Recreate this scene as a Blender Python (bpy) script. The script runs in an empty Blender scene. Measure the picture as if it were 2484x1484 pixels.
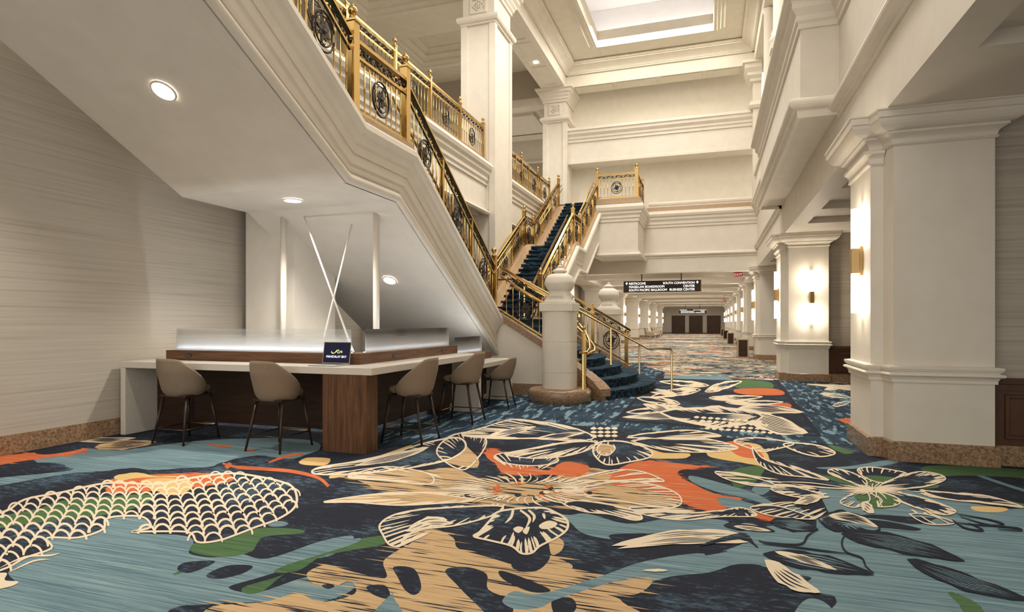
import bpy, math, random
from mathutils import Vector, Matrix
random.seed(7)
C = bpy.context.scene.collection
# ---------------------------------------------------------------- camera
TH = math.radians(18.42); CT, ST = math.cos(TH), math.sin(TH)
F, U0, V0, EYE = 1450.0, 1725.0, 783.0, 1.4
cam = bpy.data.objects.new('camera', bpy.data.cameras.new('camera')); C.objects.link(cam)
cam.location = (0, 0, EYE); cam.rotation_euler = (math.pi/2, 0, TH)
cam.data.sensor_width = 36; cam.data.lens = 36*F/2484; cam.data.shift_y = 41/2484
cam.data.clip_start = .05; cam.data.clip_end = 300
bpy.context.scene.camera = cam
vs = bpy.context.scene.view_settings
vs.view_transform = 'Standard'; vs.look = 'None'; vs.gamma = 1; vs.use_curve_mapping = False
vs.exposure = 0.74
w = bpy.data.worlds.new('world'); bpy.context.scene.world = w; w.use_nodes = True
w.node_tree.nodes['Background'].inputs[0].default_value = (1, .925, .81, 1)
w.node_tree.nodes['Background'].inputs[1].default_value = 1.05

def area(name, loc, sx, sy, power, col=(1, .93, .82), rot=(0, 0, 0), parent=None, spread=180):
    l = bpy.data.lights.new(name, 'AREA'); l.shape = 'RECTANGLE'; l.size = sx; l.size_y = sy
    l.energy = power; l.color = col; l.spread = math.radians(spread)
    o = bpy.data.objects.new(name, l); C.objects.link(o); o.location = loc; o.rotation_euler = rot
    o.visible_camera = False
    if parent: o.parent = parent
    return o

def floorpt(u, v):
    d = F*EYE/(v-V0); x = (u-U0)*CT/F*d
    return (x, (d+x*ST)/CT)

# ---------------------------------------------------------------- materials
def mat(name, col, rough=.6, metal=0, emit=None, estr=0, spec=None):
    m = bpy.data.materials.new(name); m.use_nodes = True
    b = m.node_tree.nodes['Principled BSDF']
    b.inputs['Base Color'].default_value = (*col, 1); b.inputs['Roughness'].default_value = rough
    b.inputs['Metallic'].default_value = metal
    if spec is not None: b.inputs['Specular IOR Level'].default_value = spec
    if emit: b.inputs['Emission Color'].default_value = (*emit, 1); b.inputs['Emission Strength'].default_value = estr
    return m

def nodes(m): return m.node_tree.nodes, m.node_tree.links, m.node_tree.nodes['Principled BSDF']

def noisemat(name, stops, scale=(1, 1, 1), nscale=5, detail=6, rough=.8, bump=0, dist=0, metal=0, lac=2, nrough=.6, spec=.3, rot=0):
    m = mat(name, stops[0][1], rough, metal, spec=spec); n, l, b = nodes(m)
    tc = n.new('ShaderNodeTexCoord'); mp = n.new('ShaderNodeMapping'); mp.inputs['Scale'].default_value = scale
    mp.inputs['Rotation'].default_value = (0, 0, rot)
    no = n.new('ShaderNodeTexNoise'); no.inputs['Scale'].default_value = nscale; no.inputs['Detail'].default_value = detail
    no.inputs['Distortion'].default_value = dist; no.inputs['Roughness'].default_value = nrough
    cr = n.new('ShaderNodeValToRGB'); el = cr.color_ramp.elements
    while len(el) > 1: el.remove(el[-1])
    el[0].position = stops[0][0]; el[0].color = (*stops[0][1], 1)
    for p, c in stops[1:]:
        e = el.new(p); e.color = (*c, 1)
    l.new(tc.outputs['Object'], mp.inputs[0]); l.new(mp.outputs[0], no.inputs['Vector'])
    l.new(no.outputs['Fac'], cr.inputs[0]); l.new(cr.outputs[0], b.inputs['Base Color'])
    if bump:
        bp = n.new('ShaderNodeBump'); bp.inputs['Strength'].default_value = bump; bp.inputs['Distance'].default_value = .004
        l.new(no.outputs['Fac'], bp.inputs['Height']); l.new(bp.outputs[0], b.inputs['Normal'])
    return m

WHITE = noisemat('white_paint', [(.3, (.74, .69, .61)), (.7, (.79, .74, .66))], (1, 1, 1), 3, 2, .5)
TRAYW = noisemat('tray_white_paint', [(.3, (.76, .74, .72)), (.7, (.79, .77, .75))], (1, 1, 1), 3, 2, .6)
WHITE2 = noisemat('cream_paint', [(.3, (.73, .68, .58)), (.7, (.78, .73, .63))], (1, 1, 1), 3, 2, .6)
LINEN = noisemat('linen_wallcovering', [(.28, (.42, .375, .315)), (.45, (.52, .475, .41)), (.62, (.56, .515, .45)), (.8, (.60, .555, .49))], (2.2, .16, 11), 3.2, 6, .85, .15)
LINENX = noisemat('linen_wallcovering_cross', [(.30, (.36, .315, .26)), (.48, (.47, .42, .355)), (.62, (.52, .47, .40)), (.8, (.57, .52, .45))], (.16, 2.2, 11), 3.2, 6, .85, .15)
GRAN = noisemat('brown_granite', [(.3, (.055, .032, .018)), (.43, (.22, .13, .075)), (.55, (.38, .25, .155)), (.68, (.52, .40, .28)), (.8, (.15, .09, .05))], (1, 1, 1), 38, 6, .25, nrough=.8, spec=.5)
GRANL = noisemat('rose_granite', [(.3, (.22, .135, .08)), (.45, (.40, .27, .165)), (.6, (.52, .38, .25)), (.75, (.33, .21, .13))], (1, 1, 1), 45, 6, .3, nrough=.8, spec=.5)
BRASS = mat('polished_brass', (.62, .42, .16), .22, 1)
BRASSD = mat('aged_brass', (.46, .32, .15), .36, 1)
IRON = mat('dark_bronze_iron', (.045, .035, .028), .45, .6)
WOOD = noisemat('walnut_veneer', [(.25, (.055, .025, .013)), (.5, (.115, .055, .028)), (.75, (.19, .098, .052))], (9, 9, .8), 2.6, 6, .45, dist=.8)
WOODH = noisemat('walnut_veneer_cross', [(.25, (.06, .027, .014)), (.5, (.125, .06, .031)), (.75, (.20, .105, .056))], (.8, .8, 12), 2.6, 6, .45, dist=.8)
WOODD = noisemat('espresso_wood_panel', [(.3, (.022, .010, .006)), (.7, (.05, .024, .014))], (.8, .8, 9), 2.6, 6, .5, dist=.6)
PANEL = noisemat('brown_wainscot', [(.3, (.075, .036, .02)), (.7, (.11, .055, .032))], (3, 3, 1), 2, 4, .4)
QUARTZ = noisemat('white_quartz', [(.3, (.62, .575, .515)), (.7, (.70, .66, .60))], (1, 1, 1), 60, 3, .25)
FABRIC = noisemat('taupe_linen_upholstery', [(.3, (.215, .16, .115)), (.7, (.31, .24, .175))], (1, 1, 1), 190, 4, .95, .3)
LEATHER = mat('taupe_leather', (.30, .22, .15), .42)
LEGM = mat('espresso_metal', (.045, .028, .02), .35, .3)
SCREEN = mat('black_plastic', (.012, .012, .014), .3)
DARK = mat('dark_interior', (.10, .085, .07), .9)
GLOW = mat('lamp_lens', (1, 1, 1), .5, emit=(1, .93, .82), estr=14)
TUBE = mat('sconce_glass', (1, 1, 1), .4, emit=(1, .9, .74), estr=7)
STAIRC = noisemat('stair_carpet', [(.3, (.007, .011, .022)), (.50, (.014, .026, .044)), (.54, (.06, .12, .17)), (.60, (.012, .022, .04)), (.67, (.17, .28, .33))], (1.1, 5, 5), 3.0, 7, .95, nrough=.7, spec=.1)

# ---------------------------------------------------------------- mesh builder
class MB:
    def __init__(s): s.v = []; s.f = []; s.m = []; s.sm = []
    def add(s, vs, fs, mi=0, smooth=False):
        o = len(s.v); s.v += [tuple(p) for p in vs]
        for f in fs: s.f.append([i+o for i in f]); s.m.append(mi); s.sm.append(smooth)
        return s
    J = 0
    def box(s, x0, x1, y0, y1, z0, z1, mi=0):
        x0, x1 = min(x0, x1), max(x0, x1); y0, y1 = min(y0, y1), max(y0, y1); z0, z1 = min(z0, z1), max(z0, z1)
        if MB.J:
            MB.J += 1; e = (MB.J*.618 % 1)*.004; x0 += e; x1 -= e; y0 += e; y1 -= e; z0 += e; z1 -= e
        v = [(x, y, z) for z in (z0, z1) for y in (y0, y1) for x in (x0, x1)]
        return s.add(v, [(0, 2, 3, 1), (4, 5, 7, 6), (0, 1, 5, 4), (2, 6, 7, 3), (0, 4, 6, 2), (1, 3, 7, 5)], mi)
    def obox(s, p, q, w, h, mi=0, up=(0, 0, 1)):      # bar between p and q, width w, height h, hanging vertical faces
        p, q = Vector(p), Vector(q); t = (q-p); u = Vector(up)
        l = t.cross(u)
        if l.length < 1e-6: l = Vector((1, 0, 0))
        l.normalize(); l *= w/2
        if abs(t.normalized().dot(u)) > .95: u2 = l.cross(t).normalized()*h/2
        else: u2 = u*h/2
        v = [a+b*l+c*u2 for a in (p, q) for b, c in ((-1, -1), (1, -1), (1, 1), (-1, 1))]
        return s.add(v, [(0, 1, 2, 3), (7, 6, 5, 4), (0, 4, 5, 1), (1, 5, 6, 2), (2, 6, 7, 3), (3, 7, 4, 0)], mi)
    def prism(s, poly, axis, a, b, mi=0):              # polygon in the two other axes, extruded on axis
        def P(p, c):
            if axis == 'x': return (c, p[0], p[1])
            if axis == 'y': return (p[0], c, p[1])
            return (p[0], p[1], c)
        n = len(poly); v = [P(p, a) for p in poly]+[P(p, b) for p in poly]
        return s.add(v, [list(range(n))[::-1], list(range(n, 2*n))]+[(i, (i+1) % n, n+(i+1) % n, n+i) for i in range(n)], mi)
    def tube(s, path, r, seg=8, mi=0, caps=True):
        path = [Vector(p) for p in path]; n = len(path); rr = r if isinstance(r, (list, tuple)) else [r]*n
        vs = []; prev = None
        for i, p in enumerate(path):
            t = (path[min(i+1, n-1)]-path[max(i-1, 0)]).normalized()
            if prev is None:
                a = Vector((0, 0, 1)) if abs(t.z) < .9 else Vector((1, 0, 0)); x = t.cross(a).normalized()
            else: x = (prev-t*prev.dot(t)).normalized()
            prev = x; y = t.cross(x)
            vs += [p+(x*math.cos(2*math.pi*k/seg)+y*math.sin(2*math.pi*k/seg))*rr[i] for k in range(seg)]
        fs = [(i*seg+k, i*seg+(k+1) % seg, (i+1)*seg+(k+1) % seg, (i+1)*seg+k) for i in range(n-1) for k in range(seg)]
        s.add(vs, fs, mi, seg > 4)
        if caps: s.add([], []); o = len(s.v)-len(vs); s.f += [[o+k for k in range(seg)][::-1], [o+(n-1)*seg+k for k in range(seg)]]; s.m += [mi, mi]; s.sm += [False, False]
        return s
    def lathe(s, prof, c=(0, 0, 0), seg=16, mi=0, smooth=True, sq=None):
        n = len(prof); vs = []
        for r, z in prof:
            for k in range(seg):
                a = 2*math.pi*(k+.5)/seg
                vs.append((c[0]+r*math.cos(a), c[1]+r*math.sin(a), c[2]+z))
        fs = [(i*seg+k, i*seg+(k+1) % seg, (i+1)*seg+(k+1) % seg, (i+1)*seg+k) for i in range(n-1) for k in range(seg)]
        fs += [list(range(seg))[::-1], [(n-1)*seg+k for k in range(seg)]]
        return s.add(vs, fs, mi, smooth)
    def sweep(s, prof, path, N=(0, 0, 1), closed=False, mi=0, smooth=False, cap=True):
        # profile points (a along N x T, b along N)
        path = [Vector(p) for p in path]; N = Vector(N).normalized(); n = len(path); m = len(prof); vs = []
        for i, p in enumerate(path):
            a = path[i-1] if (i > 0 or closed) else None; b = path[(i+1) % n] if (i < n-1 or closed) else None
            t1 = (p-a).normalized() if a is not None else (b-p).normalized()
            t2 = (b-p).normalized() if b is not None else t1
            l1, l2 = N.cross(t1).normalized(), N.cross(t2).normalized()
            L = (l1+l2); L = L/max(.2, L.dot(l1))
            vs += [p+L*q[0]+N*q[1] for q in prof]
        fs = []
        for i in range(n if closed else n-1):
            j = (i+1) % n
            fs += [(i*m+k, i*m+(k+1) % m, j*m+(k+1) % m, j*m+k) for k in range(m)]
        if not closed and cap: fs += [list(range(m))[::-1], [(n-1)*m+k for k in range(m)]]
        return s.add(vs, fs, mi, smooth)
    def sphere(s, c, r, seg=10, mi=0, sz=1):
        return s.lathe([(max(.001, r*math.sin(math.pi*i/8)), -r*sz*math.cos(math.pi*i/8)) for i in range(9)], c, seg, mi)
    def xf(s, M):
        s.v = [tuple(M @ Vector(p)) for p in s.v]; return s
    def build(s, name, mats, parent=None, bevel=0):
        me = bpy.data.meshes.new(name); me.from_pydata(s.v, [], s.f)
        for m in (mats if isinstance(mats, (list, tuple)) else [mats]): me.materials.append(m)
        me.polygons.foreach_set('material_index', s.m); me.polygons.foreach_set('use_smooth', s.sm); me.update()
        import bmesh
        bm = bmesh.new(); bm.from_mesh(me); bmesh.ops.recalc_face_normals(bm, faces=bm.faces); bm.to_mesh(me); bm.free()
        o = bpy.data.objects.new(name, me); C.objects.link(o)
        if parent: o.parent = parent
        if bevel:
            bv = o.modifiers.new('bevel', 'BEVEL'); bv.width = bevel; bv.segments = 2; bv.limit_method = 'ANGLE'
        return o

def tag(o, label=None, cat=None, group=None, kind=None):
    if label: o['label'] = label
    if cat: o['category'] = cat
    if group: o['group'] = group
    if kind: o['kind'] = kind
    return o
def empty(name, loc=(0, 0, 0), rz=0, label=None, cat=None, group=None):
    o = bpy.data.objects.new(name, None); C.objects.link(o); o.location = loc; o.rotation_euler.z = rz
    o.empty_display_size = .1
    return tag(o, label, cat, group)
def struct(o, label=None, cat=None): 
    return tag(o, label, cat, kind='structure')
def copy_tree(o, parent=None):
    c = o.copy(); C.objects.link(c)
    if parent: c.parent = parent
    for ch in [x for x in C.objects if x.parent == o]: copy_tree(ch, c)
    return c

# ---------------------------------------------------------------- layout numbers
XL = -7.1                      # left wall
XR = 1.65                      # balcony fascia on the right
XS = -4.03                     # right stringer of the stairs
XSL = -5.72                    # left balustrade of the stairs
YB = 24.5                      # far side of the atrium
YE = 82.0                      # end wall of the hall
PITCH = 8.65
ZS = 3.52
Z2 = 6.0
ZC = 12.1
# ---------------------------------------------------------------- room shell
def ogee(h, p, n=6, z0=0):     # (outward, height) cornice steps from wall to projection p over height h, closed at the wall
    pts = [(0, z0), (p*.15, z0), (p*.15, z0+h*.12)]
    for i in range(n+1):
        t = i/n; pts.append((p*(.2+.55*t*t), z0+h*(.14+.5*t)))
    pts += [(p*.85, z0+h*.66), (p*.85, z0+h*.74), (p, z0+h*.78), (p, z0+h), (0, z0+h)]
    return pts
def bullnose(r, z0=0, n=8, base=0):
    return [(0, z0-base)]+[(r*math.sin(math.pi*i/n), z0+r*(1-math.cos(math.pi*i/n))) for i in range(n+1)]+[(0, z0+2*r)]
def flip(prof): return [(-a, b) for a, b in prof]

MB.J = 1
m = MB().box(XL-.3, XL, -4, 45, 0, 4.4); struct(m.build('wall_left', LINEN))
struct(MB().box(XL, XL+.035, -4, 7.2, 0, .21).build('baseboard_left', GRAN))
struct(MB().box(-7.4, -7.1, 45, YE, 0, 3.9).build('wall_left_far', WHITE))
struct(MB().box(-10, 8, YE, YE+.3, 0, 4.2).build('wall_back', WHITE))
struct(MB().box(-7.1, 3, YE-.03, YE, .0, .16).build('baseboard_back', GRAN))
struct(MB().box(-7.1, 3, YE-.05, YE, .9, 1.0).build('trim_1', WHITE))
# right bay back wall
struct(MB().box(6.5, 6.8, -4, YE, 0, 4.2).build('wall_right', LINEN))
# hall ceiling beyond the atrium with crossbeams
m = MB().box(-7.4, 6.8, YB+.4, YE, 3.95, 4.2)
yy = []
for k in range(2, 10):
    y = 7.0+PITCH*k
    for q in ((0, .95),) + (((4.0, .5),) if k > 1 else ()):
        ya = y+q[0]
        if ya > YE: continue
        if ya > YB+1: m.box(-7.4, 6.8, ya, ya+q[1], 3.46, 3.96); m.box(-7.4, 6.8, ya-.07, ya+q[1]+.07, 3.8, 3.95)
m.box(-6.8, -5.7, YB+.4, YE, 3.44, 3.96).box(1.6, 2.7, YB+.4, YE, 3.44, 3.96)
m.box(-5.7, -5.6, YB+.4, YE, 3.82, 3.95).box(1.5, 1.6, YB+.4, YE, 3.82, 3.95)
struct(m.build('ceiling', WHITE))
# right aisle soffit under the balcony, with recessed coffers (grid of ribs below a slab)
m = MB().box(XR, 6.8, -4, YB+.4, ZS+.12, ZS+.3)
ribs = [(-4, -3), (-1.8, -1.4), (-.2, .2), (1.2, 1.6), (2.7, 3.0), (4.2, 4.54), (5.5, 9.2), (10.6, 10.95), (12.4, 12.75), (14.1, 17.8), (19.2, 19.55), (21.0, 21.35), (22.6, 24.9)]
for y0_, y1_ in ribs: m.box(XR, 6.8, y0_, y1_, ZS, ZS+.14)
m.box(XR, XR+.3, -4, YB+.4, ZS, ZS+.14).box(3.5, 3.9, -4, YB+.4, ZS, ZS+.14).box(5.8, 6.8, -4, YB+.4, ZS, ZS+.14)
struct(m.build('ceiling_right_aisle', WHITE))
# right balcony fascia
m = MB().box(XR, XR+.3, -4, YB+.4, ZS, 6.0)
m.sweep(flip([(0, 4.18), (.03, 4.18), (.03, 4.24)]+[(.05+.09*math.sin(math.pi*i/8), 4.25+.07*(1-math.cos(math.pi*i/8))) for i in range(9)]+[(0, 4.45)]), [(XR, -4, 0), (XR, 9.1, 0)][::-1])
m.sweep(flip([(0, 4.2), (.05, 4.2), (.05, 4.26), (.1, 4.3), (.1, 4.36), (0, 4.36)]), [(XR, YB, 0), (XR, 16.1, 0)])
BX = 1.17
bay = [(XR, 9.1), (BX, 9.1), (BX, 16.1), (XR, 16.1)]
m.prism(bay, 'z', 4.297, 5.99)
def chain(pts, z=0): return [(a, b, z) for a, b in pts]
full = chain([(XR, YB), (XR, 16.1), (BX, 16.1), (BX, 9.1), (XR, 9.1), (XR, -4)])
bayp = chain([(XR, 16.1), (BX, 16.1), (BX, 9.1), (XR, 9.1)])
m.sweep(flip([(0, 4.22), (.04, 4.22), (.05, 4.3)]+[(.06+.1*math.sin(math.pi*i/8), 4.32+.08*(1-math.cos(math.pi*i/8))) for i in range(9)]+[(0, 4.5)]), bayp)
m.sweep(flip([(0, 5.45), (.03, 5.45), (.03, 5.52), (.06, 5.55), (.06, 5.62), (.12, 5.7), (.12, 5.76)]+[(.14+.08*math.sin(math.pi*i/8), 5.8+.07*(1-math.cos(math.pi*i/8))) for i in range(9)]+[(.1, 5.97), (.1, 6.05), (0, 6.05)]), full)
struct(m.build('wall_right_balcony', WHITE))
# far fascia of the atrium (lower), recessed wall, upper fascia, top beam
m = MB().box(XL, XR+.3, YB, YB+.5, 3.4, 6.0)
def ylab(pts): return [(a, b) for a, b in pts]
fx = [(XS+1.4, YB, 0), (XR, YB, 0)]
def molx(m, prof, x0, x1, y): m.sweep(flip(prof), [(x0, y, 0), (x1, y, 0)])
molx(m, [(0, 3.98), (.03, 3.98), (.03, 4.04)]+[(.05+.07*math.sin(math.pi*i/8), 4.05+.06*(1-math.cos(math.pi*i/8))) for i in range(9)]+[(0, 4.2)], -7, XR, YB)
molx(m, [(0, 5.2), (.04, 5.2), (.04, 5.28), (.08, 5.32), (.08, 5.42), (.14, 5.5), (.14, 5.58), (.2, 5.62), (.23, 5.7), (.2, 5.8), (.2, 5.82), (0, 5.82)], -7, XR, YB)
m.box(-2.4, XR, YB+.25, YB+.5, 6.0, 6.24); molx(m, [(0, 6.14), (.05, 6.14), (.07, 6.2), (.05, 6.26), (0, 6.26)], -2.4, XR, YB+.25)
struct(m.build('wall_atrium_far_fascia', WHITE))
struct(MB().box(-2.45, XR, YB-.12, YB+.3, 5.82, 5.99).build('trim_2', GRANL))
struct(MB().box(-6, XR, YB+1.2, YB+1.4, 6.0, ZC).build('wall_atrium_far', WHITE2))
m = MB().box(-5.75, XR+.1, YB+.3, YB+1.3, 8.1, 9.5)
molx(m, [(0, 9.0), (.05, 9.0), (.05, 9.1), (.1, 9.14), (.1, 9.22), (.2, 9.32), (.2, 9.42), (.26, 9.45), (.26, 9.55), (0, 9.55)], -5.75, XR, YB+.3)
molx(m, [(0, 8.1), (.05, 8.1), (.05, 8.2), (0, 8.2)], -5.75, XR, YB+.3)
struct(m.build('wall_atrium_upper_fascia', WHITE))
m = MB().box(-6.7, XR+.1, YB-.1, YB+.7, 11.2, ZC+.2)
molx(m, ogee(.4, .45, 6, ZC-.42), -5.75, XR, YB-.1)
for i in range(4): m.box(-5.4+i*1.75, -3.85+i*1.75, YB, YB+.6, 11.17, 11.2)
struct(m.build('wall_atrium_top_beam', WHITE2))
# left top beam with soffit panels over the pillars
m = MB().box(-6.75, -5.75, -4, YB+.8, 11.2, ZC+.2)
m.sweep(ogee(.4, .45, 6, ZC-.42), [(-5.75, -4, 0), (-5.75, YB, 0)][::-1])
for y in [v*2.05-.5 for v in range(0, 13)]: m.sweep([(-.03, 0), (.03, 0), (.03, .03), (-.03, .03)], [(-6.5, y, 11.17), (-6.0, y, 11.17), (-6.0, y+1.75, 11.17), (-6.5, y+1.75, 11.17)], closed=True)
struct(m.build('wall_atrium_left_beam', WHITE))
m = MB().box(XR-.1, XR+.9, -4, YB+.8, 11.2, ZC+.2)
m.sweep(flip(ogee(.4, .45, 6, ZC-.42)), [(XR-.1, -4, 0), (XR-.1, YB, 0)][::-1])
m.box(XR+.5, XR+.8, -4, YB+.8, 6, 11.3)
struct(m.build('wall_atrium_right_beam', WHITE2))
# atrium ceiling with recessed, cove lit tray
ox0, ox1, oy0, oy1 = -4.15, .15, 4.0, 22.5
m = MB().box(-6.7, ox0, -4, YB+1, ZC, ZC+.2).box(ox1, XR+1, -4, YB+1, ZC, ZC+.2).box(ox0, ox1, oy1, YB+1, ZC, ZC+.2).box(ox0, ox1, -4, oy0, ZC, ZC+.2)
ring = [(ox0, oy0, ZC), (ox1, oy0, ZC), (ox1, oy1, ZC), (ox0, oy1, ZC)]
m.sweep([(-.33, 0), (-.33, -.06), (-.27, -.1), (-.2, -.1), (-.16, -.2), (-.08, -.22), (-.04, -.3), (.05, -.3), (.08, -.1), (.08, .3), (-.1, .3), (-.1, 0)], ring, closed=True)
e = .8; m2 = MB()
m2.box(ox0-e, ox0-e+.05, oy0-e, oy1+e, ZC+.2, ZC+1.5).box(ox1+e-.05, ox1+e, oy0-e, oy1+e, ZC+.2, ZC+1.5)
m2.box(ox0-e, ox1+e, oy1+e-.05, oy1+e, ZC+.2, ZC+1.5).box(ox0-e, ox1+e, oy0-e, oy0-e+.05, ZC+.2, ZC+1.5)
m2.box(ox0-e, ox1+e, oy0-e, oy1+e, ZC+1.5, ZC+1.6)
m2.box(ox0+1.2, ox1-1.2, oy0+1.5, oy1-3.2, ZC+.9, ZC+1.5)
struct(m.build('ceiling_atrium', WHITE2))
struct(m2.build('ceiling_tray', TRAYW))
# upper left gallery: floor edge, fascia, walls and coffered ceiling behind the pillars
XG = -6.0
m = MB().box(-13, XG, -4, YB+.5, 5.4, 5.96)
m.box(XG-.3, XG, 4, 15.7, 4.5, 5.95).box(XG-.3, XG, 17.0, YB, 4.5, 5.95)
gp = [(0, 5.25), (.04, 5.25), (.04, 5.33), (.08, 5.37), (.08, 5.46), (.14, 5.54), (.14, 5.62), (.2, 5.66), (.23, 5.74), (.2, 5.82), (0, 5.82)]
bp_ = [(0, 4.42), (.1, 4.42), (.14, 4.47), (.1, 4.52), (.05, 4.53), (.05, 4.6), (0, 4.6)]
for a, b in ((-4, 15.7), (16.95, YB)):
    m.sweep(flip(gp), [(XG, a, 0), (XG, b, 0)]); m.sweep(flip(bp_), [(XG, a, 0), (XG, b, 0)])
m.box(XL-.1, XG-.2, 8.3, 15.7, 4.42, 4.52).box(XL-.1, XG-.2, 17, YB, 4.42, 4.52)
struct(m.build('wall_left_gallery_fascia', WHITE))
struct(MB().box(XG-.16, XG+.04, 4, 15.7, 5.83, 5.97).box(XG-.16, XG+.04, 16.95, YB, 5.83, 5.97).build('trim_3', GRANL))
GREY = mat('taupe_wall', (.40, .35, .28), .8)
struct(MB().box(-13.2, -13, -4, 32, 5.9, 13.1).build('wall_gallery_left', GREY))
struct(MB().box(-13, -6.7, 24.6, 24.8, 11.1, 13.1).build('wall_gallery_upper', GREY)); struct(MB().box(-13, -5.8, 33, 33.2, 5.9, 11).build('wall_gallery_back', GREY))
m = MB()
zc = 12.25
m.box(-13, -6.6, -4, 28, zc+.65, zc+.8)
for y, y_ in ((-4, 4.6), (11, 12.6), (18.8, 20.4), (23.2, 24.7)): m.box(-13, -6.6, y, y_, zc, zc+.7)
m.box(-7.5, -6.6, -4, 28, zc, zc+.7).box(-13, -11.8, -4, 28, zc, zc+.7)
for a, b in ((4.6, 11), (12.6, 18.8), (20.4, 23.2)):
    r = [(-11.8, a, 0), (-7.5, a, 0), (-7.5, b, 0), (-11.8, b, 0)]
    m.sweep([(0, zc), (.12, zc+.05), (.12, zc+.12), (.22, zc+.22), (.22, zc+.3), (.4, zc+.42), (.4, zc+.5), (.6, zc+.62), (.6, zc+.66), (0, zc+.66)], r, closed=True)
struct(m.build('ceiling_gallery', WHITE2))
m = MB().box(-13, -6.0, 24.8, 33, 11.0, 11.4).box(-13, -6.0, 30.2, 30.5, 9.9, 11.1).box(-13, -6.0, 24.75, 25.3, 10.75, 11.1).box(-6.75, -5.8, 25.8, 30.5, 5.9, 11.2)
r = [(-12.4, 25.6, 0), (-7.2, 25.6, 0), (-7.2, 29.8, 0), (-12.4, 29.8, 0)]
for o_ in (0, .45): m.sweep([(o_, 10.96-o_*.3), (o_+.12, 10.86-o_*.1), (o_+.2, 10.96), (o_, 10.99)], r, closed=True)
m.sweep([(0, 9.9), (0, 9.8), (-.1, 9.8), (-.1, 9.9)], [(-13, 30.2, 0), (-6, 30.2, 0)])
struct(m.build('wall_gallery_lintel', WHITE))
struct(MB().box(-6.75, -6.3, -4, YB, ZC+.1, 13.3).build('trim_leak_block', WHITE))  # hidden strip added above the beam to stop light leaking in
# partitions beside the right columns, with wainscot
def partition(k):
    y = 7.0+PITCH*k
    t = struct(MB().box(2.6, 6.6, y+.15, y+.35, 0, 3.6).build('wall_partition', LINENX))
    m = MB().box(2.6, 6.6, y+.10, y+.15, .2, .8)
    m.box(2.6, 6.6, y+.06, y+.15, .80, .86).box(2.6, 6.6, y+.08, y+.15, .74, .8)
    for j in range(4):
        a = 2.75+j*.9; m.sweep([(-.02, 0), (.02, 0), (.012, .025), (-.012, .025)], [(a, y+.1, .28), (a+.75, y+.1, .28), (a+.75, y+.1, .68), (a, y+.1, .68)], N=(0, -1, 0), closed=True)
    struct(m.build('trim_wainscot', PANEL))
    struct(MB().box(2.6, 6.6, y+.07, y+.15, 0, .2).build('baseboard_right', GRAN))
for k in range(9): partition(k)

# ---------------------------------------------------------------- columns
SC = []
def right_column(k):
    y = 7.0+PITCH*k
    ordw = ['nearest', 'second', 'third', 'fourth', 'fifth', 'sixth', 'seventh', 'eighth', 'ninth'][k]
    lab = ('large white square column with stepped capital at right, wallcovering wall beside it' if k == 0 else
           'white square column with a lit sconce on its front face and another on its side' if k == 1 else
           'white square column beside the nearest waste bin, where the atrium ends' if k == 2 else '%s white square column along the right side of the long hall' % ordw)
    t = empty('square_column', (1.6, y, 0), label=lab, cat='column', group='columns along the right side of the hall')
    path = [(2.62, 1.15), (1.6, 1.15), (1.6, .2), (1.72, .2), (1.76, 0), (2.62, 0)]
    P = [(a-1.6, b) for a, b in path]
    MB().prism(P, 'z', .2, ZS).build('shaft', WHITE, t)
    Q = [(1.02, 1.15, 0)]+[(a, b, 0) for a, b in P[1:]]+[(1.02, .14, 0)]
    MB().sweep([(-p[0], p[1]) for p in [(-.02, .0), (.035, .0), (.035, .19), (.025, .2), (-.02, .2)]], Q).build('granite_base', GRAN, t)
    pr = [(0, .80), (.02, .80), (.02, .83), (.03, .85)]+[(.035+.035*math.sin(math.pi*i/6), .86+.02*(1-math.cos(math.pi*i/6))) for i in range(7)]+[(.03, .91), (.045, .915), (.06, .94), (.06, .96), (0, .97)]
    MB().sweep(flip(pr), Q).build('chair_rail', WHITE, t)
    cp = [(0, 3.2), (.015, 3.2), (.03, 3.215), (.015, 3.23), (.02, 3.25)]+[(.02+.05*(i/4)**2, 3.25+.05*i/4) for i in range(5)]+[(.09, 3.31), (.09, 3.33), (.11, 3.335)]+[(.11+.10*math.sin(math.pi/2*i/5), 3.335+.10*(1-math.cos(math.pi/2*i/5))) for i in range(6)]+[(.23, 3.44), (.23, 3.5), (.245, 3.505), (.245, 3.52), (0, 3.52)]
    MB().sweep(flip(cp), Q).sweep(flip([(0, 3.06), (.02, 3.06), (.03, 3.075), (.02, 3.09), (.02, 3.12)]+[(.02+.05*(i/4)**2, 3.12+.05*i/4) for i in range(5)]+[(.07, 3.2), (0, 3.2)]), [Q[1], Q[2], Q[3]]).build('capital', WHITE, t)
for k in range(9): right_column(k)

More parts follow.
